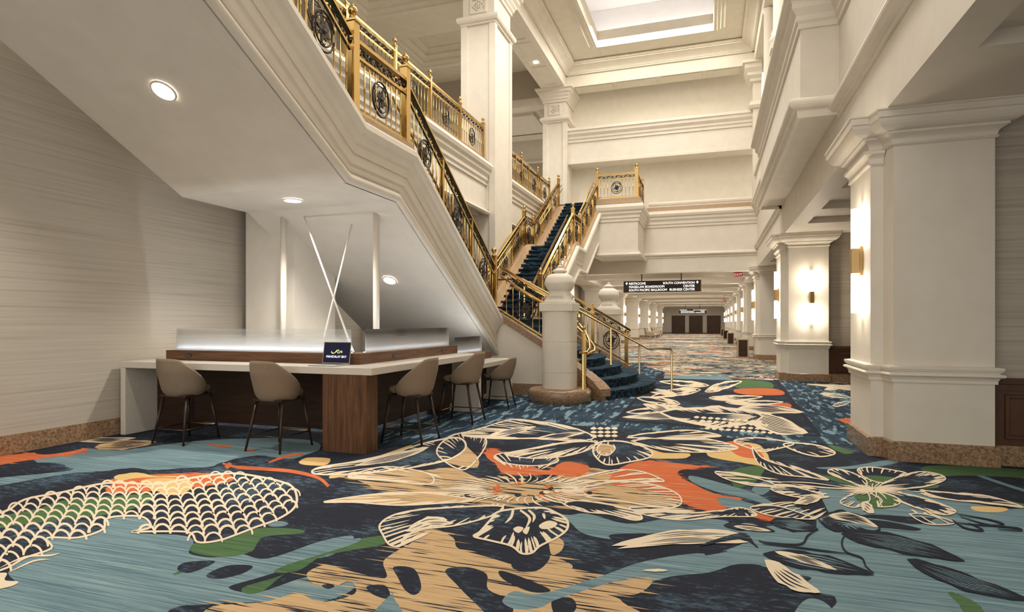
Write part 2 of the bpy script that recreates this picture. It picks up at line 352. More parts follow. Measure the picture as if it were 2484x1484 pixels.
def pillar(name, label, x0, x1, y0, y1, ztop, tall):
    t = empty(name, (x0, y0, 0), label=label, cat='column', group='tall pillars beside the stairs' if tall else 'columns along the left side of the hall')
    w, d = x1-x0, y1-y0
    ringp = [(0, 0, 0), (w, 0, 0), (w, d, 0), (0, d, 0)]
    m = MB().box(0, w, 0, d, 0, ztop)
    m.build('shaft', WHITE, t)
    MB().sweep([(-.035, 0), (.02, 0), (.02, .2), (-.03, .2)], ringp, closed=True).build('granite_base', GRAN, t)
    if tall:
        m = MB()
        for a, b in ((0, 0), (w, 0), (w, d), (0, d)):
            m.box(a-.14 if a else -.045, a+.045 if a else .14, b-.14 if b else -.045, b+.045 if b else .14, .2, 9.8)
        m.build('corner_pilasters', WHITE, t)
        z = 9.8
        MB().sweep([(0, z), (-.06, z), (-.06, z+.05), (-.12, z+.07), (-.15, z+.12), (-.15, z+.18), (-.12, z+.23), (-.05, z+.25), (0, z+.25)], ringp, closed=True).build('neck_ring', WHITE, t)
        z = 10.65
        MB().sweep([(0, z), (-.05, z), (-.05, z+.08), (-.1, z+.12), (-.1, z+.18), (-.16, z+.25), (-.16, z+.31), (-.24, z+.38), (-.24, z+.46), (-.32, z+.5), (-.32, z+.56), (0, z+.56)], ringp, closed=True).build('capital', WHITE, t)
        cx = w/2
        m = MB().sweep([(-.03, 0), (.03, 0), (.03, .03), (-.03, .03)], [(cx-.22, -.0, 10.16), (cx+.22, 0, 10.16), (cx+.22, 0, 10.54), (cx-.22, 0, 10.54)], N=(0, -1, 0), closed=True)
        m.sweep([(-.015, 0), (.015, 0), (.015, .03), (-.015, .03)], [(cx-.18, 0, 10.35), (cx, 0, 10.2), (cx+.18, 0, 10.35), (cx, 0, 10.5)], N=(0, -1, 0), closed=True)
        for i in range(8):
            a = i*math.pi/4; m.sphere((cx+.07*math.cos(a), -.01, 10.35+.06*math.sin(a)), .03, 6)
        m.sphere((cx, -.02, 10.35), .035, 6)
        m.build('rosette_panel', WHITE, t)
    else:
        MB().sweep(flip([(0, .82), (.03, .84), (.05, .9), (.06, .96), (0, .96)]), ringp, closed=True).xf(Matrix()).build('chair_rail', WHITE, t)
        MB().sweep(flip([(0, 0), (.05, 0), (.09, .1), (.12, .16), (.2, .24), (.2, .32), (0, .32)]), [(a, b, 3.18) for a, b, _ in ringp][::1], closed=True).build('capital', WHITE, t)
    return t
pillar('tall_pillar', 'tall white pillar rising past the upper stair railing, the nearer of two', -6.7, -5.75, 15.7, 17.1, 11.2, True)
pillar('tall_pillar', 'tall white pillar with rosette panel under its capital at the far end of the atrium', -6.7, -5.75, 24.4, 25.8, 11.2, True)
t0 = empty('square_column', (-6.95, 7.6, 0), label='plain pale square column under the stairs behind the glass screen', cat='column')
MB().box(0, .92, 0, 1.05, 0, 4.4).build('shaft', WHITE, t0); MB().box(-.02, .94, -.02, 1.07, 0, .2).build('granite_base', GRAN, t0)
for k in range(3, 9):
    y = 7.0+PITCH*k
    pillar('square_column', '%s white column along the left side of the long hall' % ['', '', '', 'first', 'second', 'third', 'fourth', 'fifth', 'sixth'][k], -6.7, -5.75, y, y+1.1, 3.5, False)
# back right pilaster of the atrium
t = empty('pilaster', (1.5, YB-.2, 6), label='white pilaster with stepped capital in the upper far right corner', cat='column')
MB().box(0, .3, 0, .5, 0, 5.2).build('shaft', WHITE2, t)
rp = [(.3, .5, 0), (0, .5, 0), (0, 0, 0), (.3, 0, 0)]
MB().sweep(flip([(0, 4.45), (.1, 4.5), (.1, 4.6), (.2, 4.7), (.2, 4.8), (.3, 4.95), (.3, 5.1), (.38, 5.12), (.38, 5.22), (0, 5.22)]), rp).build('capital', WHITE2, t)
MB().sweep(flip([(0, 3.5), (.08, 3.5), (.14, 3.6), (.08, 3.75), (0, 3.75)]), rp).build('neck_ring', WHITE2, t)
# white balcony columns on the right parapet
for i, (y, lab) in enumerate([(13.6, 'white turned column standing on the bay of the right balcony, nearest'), (16.8, 'white turned column on the right balcony behind the bay end'), (20.2, 'white turned column on the right balcony nearest the far wall')]):
    t = empty('balcony_column', (1.38 if i == 0 else 1.7, y, 6.05), label=lab, cat='column', group='turned columns on the right balcony')
    MB().box(-.17, .17, -.17, .17, 0, 1.1).box(-.2, .2, -.2, .2, 0, .12).box(-.21, .21, -.21, .21, 1.02, 1.14).build('plinth', WHITE, t)
    MB().lathe([(.2, 1.14), (.2, 1.2), (.23, 1.25), (.2, 1.32), (.17, 1.34), (.19, 1.4), (.16, 1.46), (.15, 1.5), (.135, 5.0), (.2, 5.1)], seg=20).build('shaft', WHITE, t)
t = empty('balcony_balustrade', (1.62, 0, 6.05), label='white stone balustrade along the top of the right balcony', cat='balustrade')
MB().box(-.09, .09, 16.3, 24.2, 0, .12).build('bottom_rail', WHITE, t); MB().box(-.1, .1, 16.3, 24.2, .86, .98).build('top_rail', WHITE, t)
bm_ = MB().lathe([(.06, .12), (.06, .18), (.035, .22), (.07, .4), (.06, .5), (.03, .7), (.05, .8), (.05, .86)], seg=10).build('baluster', WHITE, t); bm_.location.y = 16.5
for i in range(1, 30):
    o = bm_.copy(); C.objects.link(o); o.location.y = 16.5+i*.26

MB.J = 0
# ---------------------------------------------------------------- railings
FR_CACHE = {}
def scroll_unit(L, slope, n):            # black frieze: S scrolls with small leaves, length L along +x, sheared by slope
    m = MB()
    step = L/n
    for i in range(n):
        x0 = i*step; s = 1 if i % 2 == 0 else -1
        pts = []
        for j in range(11):
            t = j/10; a = t*1.7*math.pi; r = .05*(1-.62*t)
            pts.append((x0+step*.5+r*1.15*math.cos(a)*s, 0, s*r*math.sin(a)))
        m.tube(pts, .0095, 4)
        m.tube([(x0, 0, -.045*s), (x0+step*.35, 0, -.02*s), (x0+step*.75, 0, .045*s), (x0+step, 0, .045*s)], .009, 4)
        m.sphere((x0+step*.5, 0, 0), .02, 5); m.sphere((x0+step*.95, 0, -.028*s), .016, 5)
    m.v = [(x, y, z+slope*x) for x, y, z in m.v]
    return m
def medallion_mb():
    m = MB()
    def circ(r, w_, n=20): m.tube([(r*math.cos(2*math.pi*i/n), 0, r*1.12*math.sin(2*math.pi*i/n)) for i in range(n+1)], w_, 5, caps=False)
    circ(.20, .014); circ(.15, .009)
    for a in range(8):           # leaves
        t = a*math.pi/4+.3; ca, sa = math.cos(t), math.sin(t)
        L = .135 if a % 2 == 0 else .10
        pts = [(0, 0), (L*.4, .028), (L*.75, .022), (L, 0), (L*.75, -.014), (L*.4, -.022)]
        m.prism([(p*ca-q*sa, (p*sa+q*ca)*1.1+.0) for p, q in pts], 'y', -.008, .008)
    m.sphere((0, 0, 0), .03, 8)
    for s_ in (-1, 1):
        m.tube([(s_*.15, 0, -.05), (s_*.1, 0, -.12), (s_*.03, 0, -.16), (-s_*.03, 0, -.13)], .009, 4)
        m.tube([(s_*.175*math.cos(t), 0, .19*math.sin(t)+(.02 if k % 2 else -.01)) for k, t in enumerate([.5, .9, 1.3])], .01, 4)
    return m
MED = None; BAL = {}; NEW = {}
def baluster_mesh(h, mat_):
    key = (round(h, 3), mat_.name)
    if key not in BAL:
        m = MB().lathe([(.016, 0), (.016, .02), (.009, .04), (.009, h*.46), (.016, h*.475), (.011, h*.49), (.017, h*.5), (.011, h*.51), (.016, h*.525), (.009, h*.54), (.009, h)], seg=6)
        o = m.build('baluster', mat_); BAL[key] = o.data; bpy.data.objects.remove(o)
    return BAL[key]
def newel(parent, p, h=1.06, w_=.09, ball=.055, mt=None, name='newel_post'):
    mt = mt or BRASS
    o = MB().box(-w_/2, w_/2, -w_/2, w_/2, -.05, h).box(-w_*.62, w_*.62, -w_*.62, w_*.62, h, h+.025).box(-w_*.62, w_*.62, -w_*.62, w_*.62, .0, .05).build(name, mt, parent)
    o.location = p
    f = MB().lathe([(w_*.5, 0), (w_*.35, .02), (w_*.2, .04), (w_*.3, .055), (w_*.2, .065)], seg=10).sphere((0, 0, .065+ball*.9), ball, 12).sphere((0, 0, .065+ball*2), ball*.3, 8).build('finial', mt, o)
    f.location = (0, 0, h+.025)
    return o
def run(parent, a, b, panels=1, H=.92, first=True, last=True, mt=None, thin=True, spacing=.125, meds=True):
    """one straight stretch of railing between base points a and b; parts go under parent"""
    global MED
    mt = mt or BRASS
    a, b = Vector(a), Vector(b); d = b-a; hl = math.hypot(d.x, d.y); slope = d.z/hl; ang = math.atan2(d.y, d.x)
    up = Vector((0, 0, 1))
    MB().obox(a+up*.07, b+up*.07, .035, .035).build('bottom_rail', mt, parent)
    MB().obox(a+up*(H-.19), b+up*(H-.19), .035, .035).build('frieze_rail', mt, parent)
    MB().obox(a+up*(H-.015), b+up*(H-.015), .07, .035).obox(a+up*(H+.012), b+up*(H+.012), .045, .025).build('handrail', mt, parent)
    n = max(3, int(hl/.16))
    f = scroll_unit(hl, slope, n).build('scroll_frieze', IRON, parent); f.location = a+up*(H-.105); f.rotation_euler.z = ang
    nb = int(hl/spacing); hb = H-.19-.08
    me = baluster_mesh(hb, mt)
    mids = [hl*(i+.5)/panels for i in range(panels)] if meds else []
    for i in range(1, nb):
        t = i/nb*hl
        if any(abs(t-q) < .07 for q in mids): continue
        o = bpy.data.objects.new('baluster', me); C.objects.link(o); o.parent = parent
        o.location = a+d*(t/hl)+up*.08
    for q in mids:
        if MED is None: o = medallion_mb().build('medallion', IRON); MED = o.data; bpy.data.objects.remove(o)
        o = bpy.data.objects.new('medallion', MED); C.objects.link(o); o.parent = parent
        o.location = a+d*(q/hl)+up*(.08+hb/2); o.rotation_euler.z = ang
    for i in range(1, panels):
        p = a+d*(i/panels)
        q = MB().box(-.028, .028, -.028, .028, .0, H).build('intermediate_post', mt, parent); q.location = p
def piperail(parent, pts, r=.02, name='grab_rail'):
    return MB().tube(pts, r, 8).build(name, BRASS, parent)

# ---------------------------------------------------------------- stairs
ZL = 1.5
A = [(11.15, 1.60), (7.5, 3.90), (6.2, 3.90), (2.3, 6.17), (-2.5, 6.17)]     # top of curb (y, z), near flight
Bc = [(14.5, 1.60), (18.25, 3.90), (19.3, 3.90), (22.9, 6.05)]               # far flight
def treads(y0, z0, y1, z1, n, x0, x1, m):
    for i in range(n):
        ya = y0+(y1-y0)*i/n; yb = y0+(y1-y0)*(i+1)/n; zb = z0+(z1-z0)*(i+1)/n; za = z0+(z1-z0)*i/n
        lo, hi = min(ya, yb), max(ya, yb); s = .03*(1 if y1 > y0 else -1)
        m.box(x0, x1, ya-s, yb, zb-.035, zb); m.box(x0, x1, ya, ya+s, za, zb)
def mold(m, line, prof, x): m.sweep(prof, [(x, y, z) for y, z in line], N=(1, 0, 0))
CURBW = .17
# near stair
sa = empty('staircase', (0, 0, 0), label='near flight of the grand stair, its white underside sloping over the desk', cat='staircase')
soff = [(11.15, .73), (7.16, 3.03), (6.0, 3.03), (3.92, 4.12), (.8, 5.75), (-2.5, 5.75)]
topl = [(y, z-.34) for y, z in A]
MB().prism(soff+topl[::-1], 'x', -6.5, XS-.201).build('white_soffit_body', WHITE, sa)
stri = [(y, z-.10) for y, z in A]
m = MB().prism(soff+stri[::-1], 'x', XS-.2, XS)
# soffit edge moulding (rounded bead) and stepped cap mouldings under the granite; lateral for T=-y, N=x is -z
mold(m, soff, [(0, -.02)]+[(-.0+.06*math.cos(t)-.06, .06*math.sin(t)+.0) for t in [math.pi*i/8 for i in range(9)]]+[(-.12, -.02)], XS)
mold(m, soff, [(-.15, 0), (-.15, .02), (-.19, .03), (-.21, .0)], XS)
mold(m, stri, [(-.0, 0), (-.0, .12), (.03, .15), (.1, .16), (.15, .14), (.17, .10), (.2, .09), (.26, .075), (.3, .05), (.4, .045), (.4, .03), (.52, .025), (.55, .0)], XS)
m.build('stringer', WHITE, sa)
m = MB().prism([(y, z-.1) for y, z in A]+A[::-1], 'x', XS-.16, XS+.06)
m.build('granite_curb', GRANL, sa)
MB().prism([(y, z-.1) for y, z in A]+A[::-1], 'x', XSL-.06, XSL+.16).build('granite_curb', GRANL, sa)
m = MB(); treads(11.0, ZL, 7.45, 3.8, 14, XSL, XS-.16, m); m.box(XSL, XS-.16, 6.15, 7.5, 3.7, 3.8); treads(6.15, 3.8, 2.4, 6.05, 14, XSL, XS-.16, m)
m.build('carpeted_treads', STAIRC, sa)
MB().prism([(y, z-.12) for y, z in A]+[(y, z-.6) for y, z in A][::-1], 'x', XSL-.15, XSL).build('left_stringer', WHITE, sa)
# far stair
sb = empty('staircase', (0, 0, 0), label='far flight of the grand stair with dark blue carpet, climbing away to the balcony', cat='staircase')
sof2 = [(14.5, .5), (17.4, 2.25), (18.9, 3.02), (20.1, 3.02), (22.4, 4.35)]
MB().prism(sof2+[(22.4, 5.4), (19.3, 3.56), (18.25, 3.56), (14.5, 1.3)], 'x', XSL, XS-.201).build('white_soffit_body', WHITE, sb)
st2 = [(y, z-.1) for y, z in Bc[:3]]+[(22.4, 5.65)]
m = MB().prism(sof2+st2[::-1], 'x', XS-.2, XS)
R = st2[::-1]; So = sof2[::-1]
mold(m, So, [(0, -.02)]+[(-.06+.06*math.cos(t), .06*math.sin(t)) for t in [math.pi*i/8 for i in range(9)]]+[(-.12, -.02)], XS)
mold(m, R, [(-.0, 0), (-.0, .12), (.03, .15), (.1, .16), (.15, .14), (.17, .10), (.2, .09), (.26, .075), (.3, .05), (.4, .045), (.4, .03), (.52, .025), (.55, .0)], XS)
m.build('stringer', WHITE, sb)
for a, b, c, e_ in ((XS-.2, XS+.06, XS-.3, XS-.2), (XSL-.06, XSL+.38, XSL+.38, XSL+.44)):
    m = MB().prism([(y, z-.1) for y, z in Bc]+Bc[::-1], 'x', a, b)
    m.prism([(y, z-.03) for y, z in Bc]+[(y, z-.34) for y, z in Bc][::-1], 'x', c, e_)
    m.build('granite_curb', GRANL, sb)
m = MB(); treads(14.6, ZL, 18.2, 3.8, 14, XSL+.38, XS-.2, m); m.box(XSL+.38, XS-.2, 18.2, 19.3, 3.7, 3.8); treads(19.25, 3.8, 22.8, 6.0, 13, XSL+.38, XS-.2, m)
m.build('carpeted_treads', STAIRC, sb)
MB().prism([(y, z-.1) for y, z in Bc]+[(y, z-.9) for y, z in Bc][::-1], 'x', XSL-.02, XSL+.2).build('left_stringer', WHITE, sb)
MB.J = 1
# landing box at the top of the far stair
lb = empty('stair_landing', (0, 0, 0), label='white box landing at the top of the far stair, granite edge under its railing', cat='landing')
LX = -2.55; LY = 22.3
m = MB().box(XS-.2, LX, LY, YB, 3.9, 6.02)
lp = [(XS-.05, LY, 0), (LX, LY, 0), (LX, YB, 0)]
m.sweep(flip([(0, 3.86), (.08, 3.86), (.12, 3.92), (.1, 3.98), (.05, 4.0), (.05, 4.06), (0, 4.06)]), lp)
m.sweep(flip([(0, 5.15), (.04, 5.15), (.04, 5.24), (.08, 5.28), (.08, 5.36), (.14, 5.44), (.14, 5.5), (.2, 5.56), (.23, 5.66), (.2, 5.78), (0, 5.8)]), lp)
m.build('landing_body', WHITE, lb)
MB().sweep(flip([(-.2, 5.82), (.08, 5.82), (.08, 6.02), (-.2, 6.02)]), lp).build('granite_edge', GRANL, lb)
MB().box(XSL, XS, 22.8, YB, 5.9, 6.03).build('carpeted_landing', STAIRC, lb)

# base landing and flared lower flight
bl = empty('lower_flight', (0, 0, 0), label='flared lower flight of dark blue carpeted steps spilling onto the hall floor', cat='staircase')
m = MB()
YC = 12.83
def side(x, s):          # flare of the side line, s=-1 near, +1 far
    t = max(0, min(1, (x+3.1)/1.6)); return YC+s*(1.62+.72*t*t)
xs_ = [-4.0+.27*i for i in range(9)]      # riser x at the sides
for i in range(9):
    zt = ZL-ZL/9*i - (ZL/9 if False else 0)
    x = xs_[i]; bul = .02+.085*i
    ya, yb = side(x, -1), side(x, 1)
    def arc(o): return [(x+o+bul*(1-((2*j/14-1)**2)), ya+(yb-ya)*j/14) for j in range(15)]
    sd = [-4.2+(x+4.2)*j/8 for j in range(8)]; n_ = [(q, side(q, -1)) for q in sd]; f_ = [(q, side(q, 1)) for q in sd][::-1]
    po = n_+arc(0)+f_
    m.prism(po, 'z', max(0, zt-ZL/9)+.001, zt-.03); m.prism(n_+arc(.03)+f_, 'z', zt-.035, zt)
m.build('carpeted_steps', STAIRC, bl)
MB().box(XSL+.02, -4.0, 11.2, 14.6, 0.02, ZL).build('landing', STAIRC, bl)
m = MB()
def wallprof(s, y0, y1):
    pts = [(-4.25, 0), (-4.25, 1.52), (-4.0, 1.52), (-2.0, .3), (-2.0, 0)]
    m.prism(pts, 'y', y0, y1)
wallprof(-1, 11.12, 11.3); m.build('side_wall', WHITE, bl)
m = MB(); wallprof(1, 14.42, 14.6); m.build('side_wall', WHITE, bl)
for s in (-1, 1):
    m = MB()
    yy_ = 11.21 if s < 0 else 14.51
    line = [(-4.0, yy_, 1.6), (-3.1, yy_, 1.06), (-2.6, yy_+s*.06, .74), (-2.2, yy_+s*.22, .49), (-1.95, yy_+s*.38, .33), (-1.8, yy_+s*.5, .2)]
    for p, q in zip(line, line[1:]): m.obox((p[0], p[1], p[2]-.055), (q[0], q[1], q[2]-.055), .26, .13)
    for p, q in zip(line[2:], line[3:]):
        m.add([(p[0], p[1]-.12, 0), (q[0], q[1]-.12, 0), (q[0], q[1]-.12, q[2]-.1), (p[0], p[1]-.12, p[2]-.1), (p[0], p[1]+.12, 0), (q[0], q[1]+.12, 0), (q[0], q[1]+.12, q[2]-.1), (p[0], p[1]+.12, p[2]-.1)],
              [(0, 1, 2, 3), (7, 6, 5, 4), (0, 4, 5, 1), (3, 2, 6, 7), (1, 5, 6, 2), (0, 3, 7, 4)])
    m.build('granite_curb', GRAN, bl)
MB().box(-4.3, -2.5, 11.08, 11.118, 0, .22).build('granite_base', GRAN, bl)
struct(MB().box(XL, -4.2, 11.13, 11.3, 0, 1.5).build('wall_under_landing', WHITE))
struct(MB().prism([(14.45, 0), (24.4, 0), (24.4, 5.9), (22.9, 5.6), (19.3, 3.5), (18.25, 3.5), (14.45, 1.2)], 'x', XSL-.12, XSL-.03).build('wall_under_stair', WHITE))


MB.J = 0
# pedestals with urn heads
def pedestal(x, y, label):
    t = empty('stair_pedestal', (x, y, 0), label=label, cat='pedestal', group='urn topped pedestals at the foot of the stairs')
    MB().lathe([(.56, 0), (.56, .20), (.52, .235), (.0, .24)], seg=40).build('granite_base', GRAN, t)
    def rsq(r, z, n=40, k=5):
        o = []
        for i in range(n):
            a = 2*math.pi*i/n; c_, s_ = math.cos(a), math.sin(a); q = (abs(c_)**k+abs(s_)**k)**(-1/k); o.append((r*q*c_, r*q*s_, z))
        return o
    def loft(m, rows, k=5, smo=False):
        n = 40; v = []
        for r, z in rows: v += rsq(r, z, n, k)
        m.add(v, [(i*n+j, i*n+(j+1) % n, (i+1)*n+(j+1) % n, (i+1)*n+j) for i in range(len(rows)-1) for j in range(n)]+[list(range(n))[::-1], [(len(rows)-1)*n+j for j in range(n)]], 0, smo)
        return m
    loft(MB(), [(.29, .24), (.292, .52), (.285, .525), (.292, .53), (.292, 1.06), (.285, 1.065), (.292, 1.07), (.292, 1.62)], 3.5).build('shaft', WHITE, t)
    loft(MB(), [(.30, 1.6), (.315, 1.61), (.315, 1.74), (.31, 1.75)], 12).build('cap_block', WHITE, t)
    m = loft(MB(), [(.29, 1.75), (.27, 1.78), (.225, 1.86), (.195, 1.93), (.18, 1.97), (.2, 1.98), (.23, 2.02), (.255, 2.08), (.26, 2.11), (.255, 2.13), (.24, 2.19), (.21, 2.235), (.15, 2.27), (.09, 2.285), (.09, 2.3), (.12, 2.305), (.13, 2.32), (.1, 2.35), (.05, 2.375), (.035, 2.39), (.045, 2.4), (.02, 2.43)], 3, True)
    m.build('urn_head', WHITE, t)
    for i in range(4):
        m = MB(); a = i*math.pi/2
        for j in range(-2, 3):
            q = j*.055; z = 1.84; r = .245
            c_, s_ = math.cos(a), math.sin(a)
            pts = [(q-.025, z), (q-.02, z+.03), (q, z+.045), (q+.02, z+.03), (q+.025, z)]
            m.tube([(r*c_-p*s_, r*s_+p*c_, zz) for p, zz in pts], .007, 5)
        m.build('carved_scallops', WHITE, t)
    return t
pedestal(-2.57, 10.42, 'white pedestal with carved urn head on a round granite base, nearer the camera')
pedestal(-2.47, 15.2, 'white pedestal with urn head behind the far stair railing')

# ---------------------------------------------------------------- balustrades
def rail(label, group='brass balustrades of the grand stair'):
    return empty('balustrade', (0, 0, 0), label=label, cat='balustrade', group=group)
def P3(x, q): return (x, q[0], q[1])
BM = BRASSD
r = rail('brass and black balustrade on the near stair, facing the desk, with framed medallions')
X1 = XS-.05
run(r, P3(X1, A[0]), P3(X1, A[1]), 3); run(r, P3(X1, A[1]), P3(X1, A[2]), 1); run(r, P3(X1, A[2]), P3(X1, (2.8, 5.88)), 3)
newel(r, (X1, 11.12, 1.58), 1.12, .10); newel(r, (X1, 7.5, 3.9), 1.08, .11); newel(r, (X1, 6.2, 3.9), 1.1, .12, .06)
r = rail('far side balustrade of the near stair, glimpsed between the brass balusters')
X2 = XSL+.05
run(r, P3(X2, A[0]), P3(X2, A[1]), 3, spacing=.14); run(r, P3(X2, A[1]), P3(X2, A[2]), 1); run(r, P3(X2, A[2]), P3(X2, (3.2, 5.65)), 2)
newel(r, (X2, 11.1, 1.58), 1.06, .1); newel(r, (X2, 7.5, 3.9), 1.08, .11); newel(r, (X2, 6.2, 3.9), 1.08, .11)
for sx in (XS-.25, XSL+.25): piperail(r if sx < -5 else r, [(sx, 11.0, 2.3), (sx, 7.5, 4.6)], .02)
r = rail('brass balustrade on the right of the far stair, above the zigzag white stringer')
run(r, P3(X1, Bc[0]), P3(X1, Bc[1]), 4); run(r, P3(X1, Bc[1]), P3(X1, Bc[2]), 1); run(r, P3(X1, Bc[2]), (X1, 22.35, 5.72), 4)
newel(r, (X1, 14.5, 1.6), 1.0, .11, .05); newel(r, (X1, 18.25, 3.9), 1.05, .1); newel(r, (X1, 19.3, 3.9), 1.02, .1, .04)
for dz, dx in ((.86, .16), (.72, .20)): piperail(r, [(X1-dx, 14.0, 1.55+dz), (X1-dx, 14.4, 1.55+dz), (X1-dx, 18.2, 3.9+dz)]); piperail(r, [(X1-dx, 19.5, 4.0+dz), (X1-dx, 22.5, 5.85+dz), (X1-dx, 22.8, 5.85+dz)])
r = rail('brass balustrade on the left of the far stair, along the gallery fascia')
run(r, P3(X2, Bc[0]), P3(X2, Bc[1]), 3); run(r, P3(X2, Bc[1]), P3(X2, Bc[2]), 1); run(r, P3(X2, Bc[2]), P3(X2, (22.8, 6.0)), 3)
newel(r, (X2, 14.5, 1.6), 1.0, .11, .05); newel(r, (X2, 18.25, 3.9), 1.05, .1); newel(r, (X2, 19.3, 3.9), 1.02, .1, .04); newel(r, (X2, 22.8, 6.0), 1.02, .1)
for dz, dx in ((.86, -.14), (.72, -.18)): piperail(r, [(X2-dx, 14.2, 1.55+dz), (X2-dx, 18.2, 3.9+dz)]); piperail(r, [(X2-dx, 19.5, 4.0+dz), (X2-dx, 22.7, 5.9+dz)])
r = rail('brass balustrade around the top landing box with a round medallion facing the hall')
run(r, (X1+.02, LY+.02, 6.02), (LX-.05, LY+.02, 6.02), 1); run(r, (LX-.05, LY+.02, 6.02), (LX-.05, YB-.05, 6.02), 3)
newel(r, (X1+.02, LY+.02, 6.02), 1.0, .1); newel(r, (LX-.05, LY+.02, 6.02), 1.05, .13); newel(r, (LX-.05, YB-.05, 6.02), 1.0, .09)
r = rail('long brass balustrade of the upper left gallery, before the nearer pillar', 'gallery balustrades')
run(r, (XG-.06, 4.0, 5.97), (XG-.06, 15.65, 5.97), 7, spacing=.15)
for y in (7.3, 9.0, 10.7, 12.3, 14.0, 15.62): newel(r, (XG-.06, y, 5.97), 1.0, .075, .045)
r = rail('brass balustrade of the upper left gallery between the two tall pillars', 'gallery balustrades')
run(r, (XG-.06, 17.1, 5.97), (XG-.06, 22.9, 5.97), 4, spacing=.15)
for y in (17.2, 19.2, 21.2, 22.85): newel(r, (XG-.06, y, 5.97), 1.0, .075, .045)
# lower flight balustrades
r = rail('short near balustrade of the lower flight, ending against the white pedestal')
run(r, (-3.98, 11.2, 1.6), (-2.9, 11.2, .95), 1); run(r, (-2.9, 11.2, .95), (-2.35, 11.05, .62), 1, meds=False)
piperail(r, [(-3.8, 11.4, 2.3), (-3.1, 11.38, 1.9), (-2.7, 11.3, 1.66), (-2.4, 11.1, 1.42), (-2.2, 10.85, 1.25), (-2.08, 10.62, 1.1), (-2.03, 10.45, .95), (-2.06, 10.36, .89), (-2.2, 10.33, .88)], .024)
piperail(r, [(-3.8, 11.5, 2.12), (-3.1, 11.46, 1.74), (-2.65, 11.38, 1.48), (-2.33, 11.16, 1.24), (-2.1, 10.9, 1.06), (-1.98, 10.65, .96), (-1.96, 10.48, .9), (-2.06, 10.36, .86)], .024)
o = MB().lathe([(.05, 0), (.05, .015), (.024, .02), (.024, .86)], seg=10).build('support_post', BRASS, r); o.location = (-2.13, 10.33, 0)
newel(r, (-2.2, 10.78, .24), .95, .07, .03)
r = rail('far balustrade of the lower flight with a round medallion, sweeping down to the hall floor')
run(r, (-4.0, 14.5, 1.6), (-2.75, 14.52, .85), 1, meds=False); run(r, (-2.75, 14.52, .85), (-1.9, 14.95, .3), 1)
newel(r, (-1.98, 14.9, .2), .92, .08, .02); newel(r, (-2.75, 14.52, .8), .95, .07, .02)
piperail(r, [(-3.9, 14.35, 2.3), (-2.75, 14.3, 1.62), (-1.95, 14.7, 1.05), (-1.75, 15.2, .9), (-1.72, 15.35, .88)], .02)
o = MB().lathe([(.05, 0), (.05, .015), (.024, .02), (.024, .88)], seg=10).build('support_post', BRASSD, r); o.location = (-1.72, 15.35, 0)
g = empty('centre_handrail', (0, 0, 0), label='slender brass handrail on two posts down the middle of the lower flight', cat='handrail')
MB().tube([(-4.6, 12.75, 2.38), (-4.0, 12.75, 2.38), (-2.0, 12.72, 1.27), (-1.25, 12.7, .87), (-.77, 12.7, .86)], .02, 8).build('rail', BRASSD, g)
for nm, x, z in (('post', -3.95, 1.5), ('post', -2.02, .5), ('post', -.77, 0)):
    h_ = .86 if z == 0 else (.86 if z > 1 else .8)
    o = MB().lathe([(.05, 0), (.05, .015), (.022, .02), (.022, h_)], seg=10).build(nm, BRASSD, g); o.location = (x, 12.72, z)
# ---------------------------------------------------------------- desk under the stairs
ft = .08
d = empty('counter_desk', (0, 0, 0), label='long L-shaped white counter desk with walnut ledge and corner post under the stairs', cat='desk')
HC = .92; xe = -3.42; ye = 5.55; yq = 8.75
W1, W2 = .98, .98         # depths of the two wings
top = [(-7.02, ye), (xe, ye), (xe, yq), (xe-W2, yq), (xe-W2, ye+W1), (-7.02, ye+W1)]
MB().prism(top, 'z', HC-ft, HC).build('worktop', QUARTZ, d, .006)
MB().box(-7.02, -6.94, ye+.003, ye+W1, 0, HC-ft).build('waterfall_leg', QUARTZ, d, .006)
MB().box(xe-W2, xe-.003, yq-.08, yq, 0, HC-ft).build('waterfall_leg', QUARTZ, d, .006)
m = MB().box(xe-.54, xe-.06, ye-.02+.02, ye+.22, .0, HC-ft).build('corner_post', WOOD, d)
MB().box(xe-.62, xe-.55, ye+.01, ye+.2, .0, HC-ft).build('corner_post_return', WOOD, d)
MB().box(-6.3, xe-.5, ye+.46, ye+.5, .14, HC-ft).build('modesty_panel', WOODD, d)
MB().box(xe-.5, xe-.46, ye+.46, yq-.1, .14, HC-ft).build('modesty_panel', WOODD, d)
MB().box(-6.94, -6.4, ye+.46, ye+.7, 0, HC-ft).build('end_support', WOODD, d)
MB().box(xe-.7, xe-.5, yq-.5, yq-.1, 0, HC-ft).build('end_support', WOODD, d)
L1 = .4
o = MB().prism([(-6.72, ye+L1), (xe-L1, ye+L1), (xe-L1, yq-.02), (xe-L1-.26, yq-.02), (xe-L1-.26, ye+L1+.26), (-6.72, ye+L1+.26)], 'z', HC, HC+.125)
led = o.build('walnut_ledge', WOODH, d)
def outlet(px, py, rot, parent):
    q = MB().box(-.05, .05, -.006, .0, -.02, .02).build('power_outlet', SCREEN, parent); q.location = (px, py, HC+.062); q.rotation_euler.z = rot
    m = MB()
    for a in (-.033, -.011, .011, .033): m.box(a-.007, a+.007, -.009, -.005, -.012, .012)
    m.build('socket', mat('grey_plastic', (.12, .11, .1), .5), q)
for px in (-6.35, -4.13): outlet(px, ye+L1-.001, 0, led)
for py in (6.75, 8.2): outlet(xe-L1+.001, py, math.pi/2, led)
